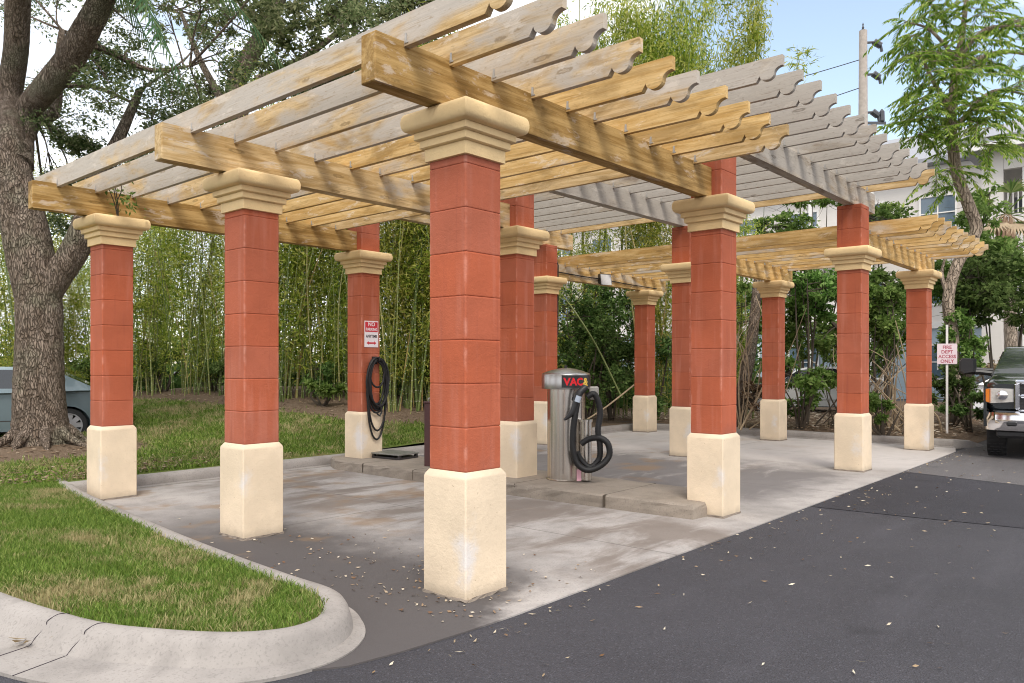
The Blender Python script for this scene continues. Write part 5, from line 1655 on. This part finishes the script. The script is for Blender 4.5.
# grey-green sedan parked beyond the oak; its nose points left out of the view
cp = at(69, 430, 14.9)
ax = Vector((-RT[0] - .50 * FW[0], -RT[1] - .50 * FW[1])).normalized()      # square to the line of sight
hd = math.atan2(ax.y, ax.x)
c0 = Vector((cp.x, cp.y)) + ax * 1.36 - Vector((-ax.y, ax.x)) * .78
sedan('grey green sedan parked behind the oak trunk at the left edge', (c0.x, c0.y, .12), hd, M['car_paint'], 'parked sedans')
cw = at(955, 392, 25.5)
sedan('white car with red tail lamp, mostly hidden behind the black truck mirror', (cw.x + .2, cw.y - 2.2, -.0), math.radians(-62), M['white_paint'], 'parked sedans')
cw = at(806, 392, 24.5)
sedan('pale car glimpsed through the shrubs left of the lane-edge tall column', (cw.x, cw.y, .10), math.radians(118), M['white_paint'], 'parked sedans')

# pickup truck, facing the camera along the lane
TX, TYc = 11.40, -2.24           # front of the bumper, centre line
tk = thing('pickup_truck', 'dark pickup truck with chrome grille and bumper entering at the right edge', 'truck', (TX, TYc, -.005), math.radians(7))
P_ = M['truck_paint']
def rrect(x, w, z0, z1, r, n=4):
    pts = []
    for cx_, cz, a0_ in ((w - r, z1 - r, 0), (-w + r, z1 - r, PI / 2), (-w + r, z0 + r, PI), (w - r, z0 + r, 1.5 * PI)):
        for k in range(n + 1):
            a = a0_ + PI / 2 * k / n; pts.append((x, cx_ + r * math.cos(a), cz + r * math.sin(a)))
    return pts
# front clip and hood
b = MB(); b.loft([rrect(.20, .90, .86, 1.28, .10), rrect(.30, .985, .80, 1.33, .11), rrect(.42, 1.0, .78, 1.36, .12), rrect(1.2, 1.005, .78, 1.42, .13), rrect(1.85, 1.005, .70, 1.45, .12)])
hood = b.build('hood', P_, tk, smooth=True)
b = MB(); b.loft([rrect(.30, .45, 1.30, 1.365, .03), rrect(.8, .46, 1.30, 1.425, .04), rrect(1.78, .44, 1.30, 1.485, .04)]); b.build('hood_bulge', P_, hood, smooth=True)
# fenders with dark wheel openings
for sg in (-1, 1):
    b = MB(); ra = .50; zc = .42
    outer = [(.22, .55), (.22, 1.22), (.9, 1.30), (1.86, 1.32), (1.86, .45), (1.42, .45)]
    arc = [(.92 + ra * math.cos(a), zc + ra * math.sin(a)) for a in np.linspace(.06, PI - .25, 14)]
    poly = [(p[0], p[1]) for p in outer] + arc
    b.prism(poly, sg * .985, sg * 1.035, axis='y'); b.build('fender', P_, tk)
# cab
b = MB(); b.loft([rrect(1.8, 1.0, .52, 1.42, .08), rrect(1.9, 1.01, .50, 1.45, .08), rrect(4.1, 1.01, .50, 1.45, .08), rrect(4.2, 1.0, .52, 1.43, .08)]); b.build('cab', P_, tk, smooth=True)
def cabring(x, wb_, wt, zb, zt): return [(x, -wb_, zb), (x, -wt - .04, zt - .06), (x, -wt, zt), (x, wt, zt), (x, wt + .04, zt - .06), (x, wb_, zb)]
b = MB(); b.loft([cabring(1.78, .96, .955, 1.40, 1.44), cabring(2.45, .96, .76, 1.42, 1.93), cabring(2.75, .96, .77, 1.42, 1.965), cabring(3.9, .96, .77, 1.42, 1.96), cabring(4.12, .96, .80, 1.42, 1.88)]); b.build('roof', P_, tk, smooth=True)
b = MB(); b.add([(1.845, -.86, 1.462), (1.845, .86, 1.462), (2.43, .73, 1.885), (2.43, -.73, 1.885)], [(0, 3, 2, 1)]); b.add([(1.83, -.86, 1.468), (1.83, .86, 1.468), (2.415, .73, 1.891), (2.415, -.73, 1.891)], [(0, 1, 2, 3)])
b.build('windscreen', M['windscreen'], tk)
for sg in (-1, 1):
    for x0, x1 in ((2.35, 3.12), (3.20, 4.0)):
        b = MB(); q = [(x0, sg * .966, 1.47), (x1, sg * .966, 1.47), (x1, sg * .832, 1.87), (x0 + (.22 if x0 < 3 else 0), sg * .832, 1.87)]; b.add(q if sg < 0 else q[::-1], [(0, 1, 2, 3)]); b.build('side_window', M['glass_dark'], tk)
    # towing mirror on a long arm
    b = MB(); b.tube([(2.22, sg * .98, 1.44), (2.18, sg * 1.20, 1.47), (2.14, sg * 1.40, 1.475)], .055, 8); b.tube([(2.24, sg * .98, 1.50), (2.18, sg * 1.36, 1.53)], .035, 8)
    b.build('mirror_arm', M['black_plastic'], tk)
    b = MB(); b.loft([[(2.02, sg * 1.36 + dy * 1.15, 1.44 + dz) for dy, dz in ((-.06, .03), (.08, .0), (.13, .05), (.13, .24), (.09, .29), (-.05, .27))], [(2.15, sg * 1.36 + dy * 1.15, 1.42 + dz) for dy, dz in ((-.10, .02), (.10, -.01), (.16, .04), (.16, .26), (.11, .32), (-.09, .30))], [(2.24, sg * 1.36 + dy * 1.15, 1.42 + dz) for dy, dz in ((-.10, .02), (.10, -.01), (.16, .04), (.16, .26), (.11, .32), (-.09, .30))]])
    b.build('mirror', M['black_plastic'], tk, smooth=True)
    # headlamp with amber side marker
    b = MB(); s = sg
    b.loft([[(.155, s * .60, .98), (.155, s * .60, 1.20), (.19, s * .93, 1.21), (.19, s * .93, .95)], [(.30, s * .60, .98), (.30, s * .60, 1.20), (.30, s * 1.0, 1.21), (.30, s * 1.0, .95)]]); hl = b.build('headlight', M['lamp_glass'], tk)
    b = MB(); b.loft([[(.17, s * .945, .96), (.17, s * .945, 1.20), (.20, s * 1.0, 1.19), (.20, s * 1.0, .98)], [(.33, s * .945, .96), (.33, s * .945, 1.20), (.36, s * 1.045, 1.19), (.36, s * 1.045, .98)]]); b.build('side_marker', M['amber'], hl)
    b = MB(); b.lathe([(.085, 0), (.08, .02), (.02, .03)], 16); l2 = b.build('lamp_bowl', M['chrome'], hl, (.152, s * .76, 1.09), (0, -PI / 2, 0), True)
# chrome grille: frame, cross bar, dark openings
b = MB(); b.box((.20, 0, 1.07), (.08, 1.06, .50)); b.build('grille_back', M['black_plastic'], tk)
b = MB()
for (y, z, sy, sz) in ((0, 1.315, 1.16, .075), (0, .825, 1.10, .06), (-.55, 1.07, .075, .45), (.55, 1.07, .075, .45)): b.box((.155, y, z), (.09, sy, sz), 0, .025)
b.box((.145, 0, 1.08), (.085, 1.03, .06), 0, .02); b.box((.147, 0, 1.07), (.083, .07, .43), 0, .02); b.build('grille', M['chrome'], tk)
b = MB()
for z in (.89, .95, 1.00, 1.15, 1.20, 1.26): b.box((.165, 0, z), (.03, 1.02, .015))
b.build('grille_mesh', M['dark_metal'], tk)
# chrome bumper, swept back at the ends
rings = []
for y, xo in ((-1.02, .34), (-.99, .20), (-.86, .06), (-.5, .005), (0, 0), (.5, .005), (.86, .06), (.99, .20), (1.02, .34)):
    rings.append([(xo + .02, y, .50), (xo, y, .55), (xo - .01, y, .70), (xo + .01, y, .80), (xo + .08, y, .83), (xo + .20, y, .82), (xo + .20, y, .50)])
b = MB(); b.loft(rings); bmp = b.build('bumper', M['chrome'], tk, smooth=True)
b = MB(); b.box((-.002, 0, .60), (.04, .74, .10), 0, .02)
for sg in (-1, 1): b.box((.012, sg * .62, .62), (.05, .15, .08), 0, .02)
b.build('bumper_insert', M['black_plastic'], bmp)
b = MB(); b.box((.30, 0, .44), (.36, 1.7, .14), 0, .04); b.build('air_dam', M['black_plastic'], tk)
# bed and chassis
b = MB(); b.loft([rrect(4.26, 1.0, .60, 1.42, .05), rrect(4.32, 1.01, .58, 1.45, .05), rrect(6.2, 1.01, .58, 1.45, .05), rrect(6.25, 1.0, .60, 1.43, .05)]); b.build('bed', P_, tk, smooth=True)
b = MB(); b.box((3.2, 0, .52), (5.2, 1.5, .24)); b.build('chassis', M['black_plastic'], tk)
for sg in (-1, 1):
    for x in (.92, 5.0): wheel(tk, x, sg * .86, .42, .29, sg, 6, .25)
    b = MB(); b.tube([(1.6, sg * 1.02, .42), (4.1, sg * 1.02, .42)], .05, 8); b.build('side_step', M['chrome'], tk)
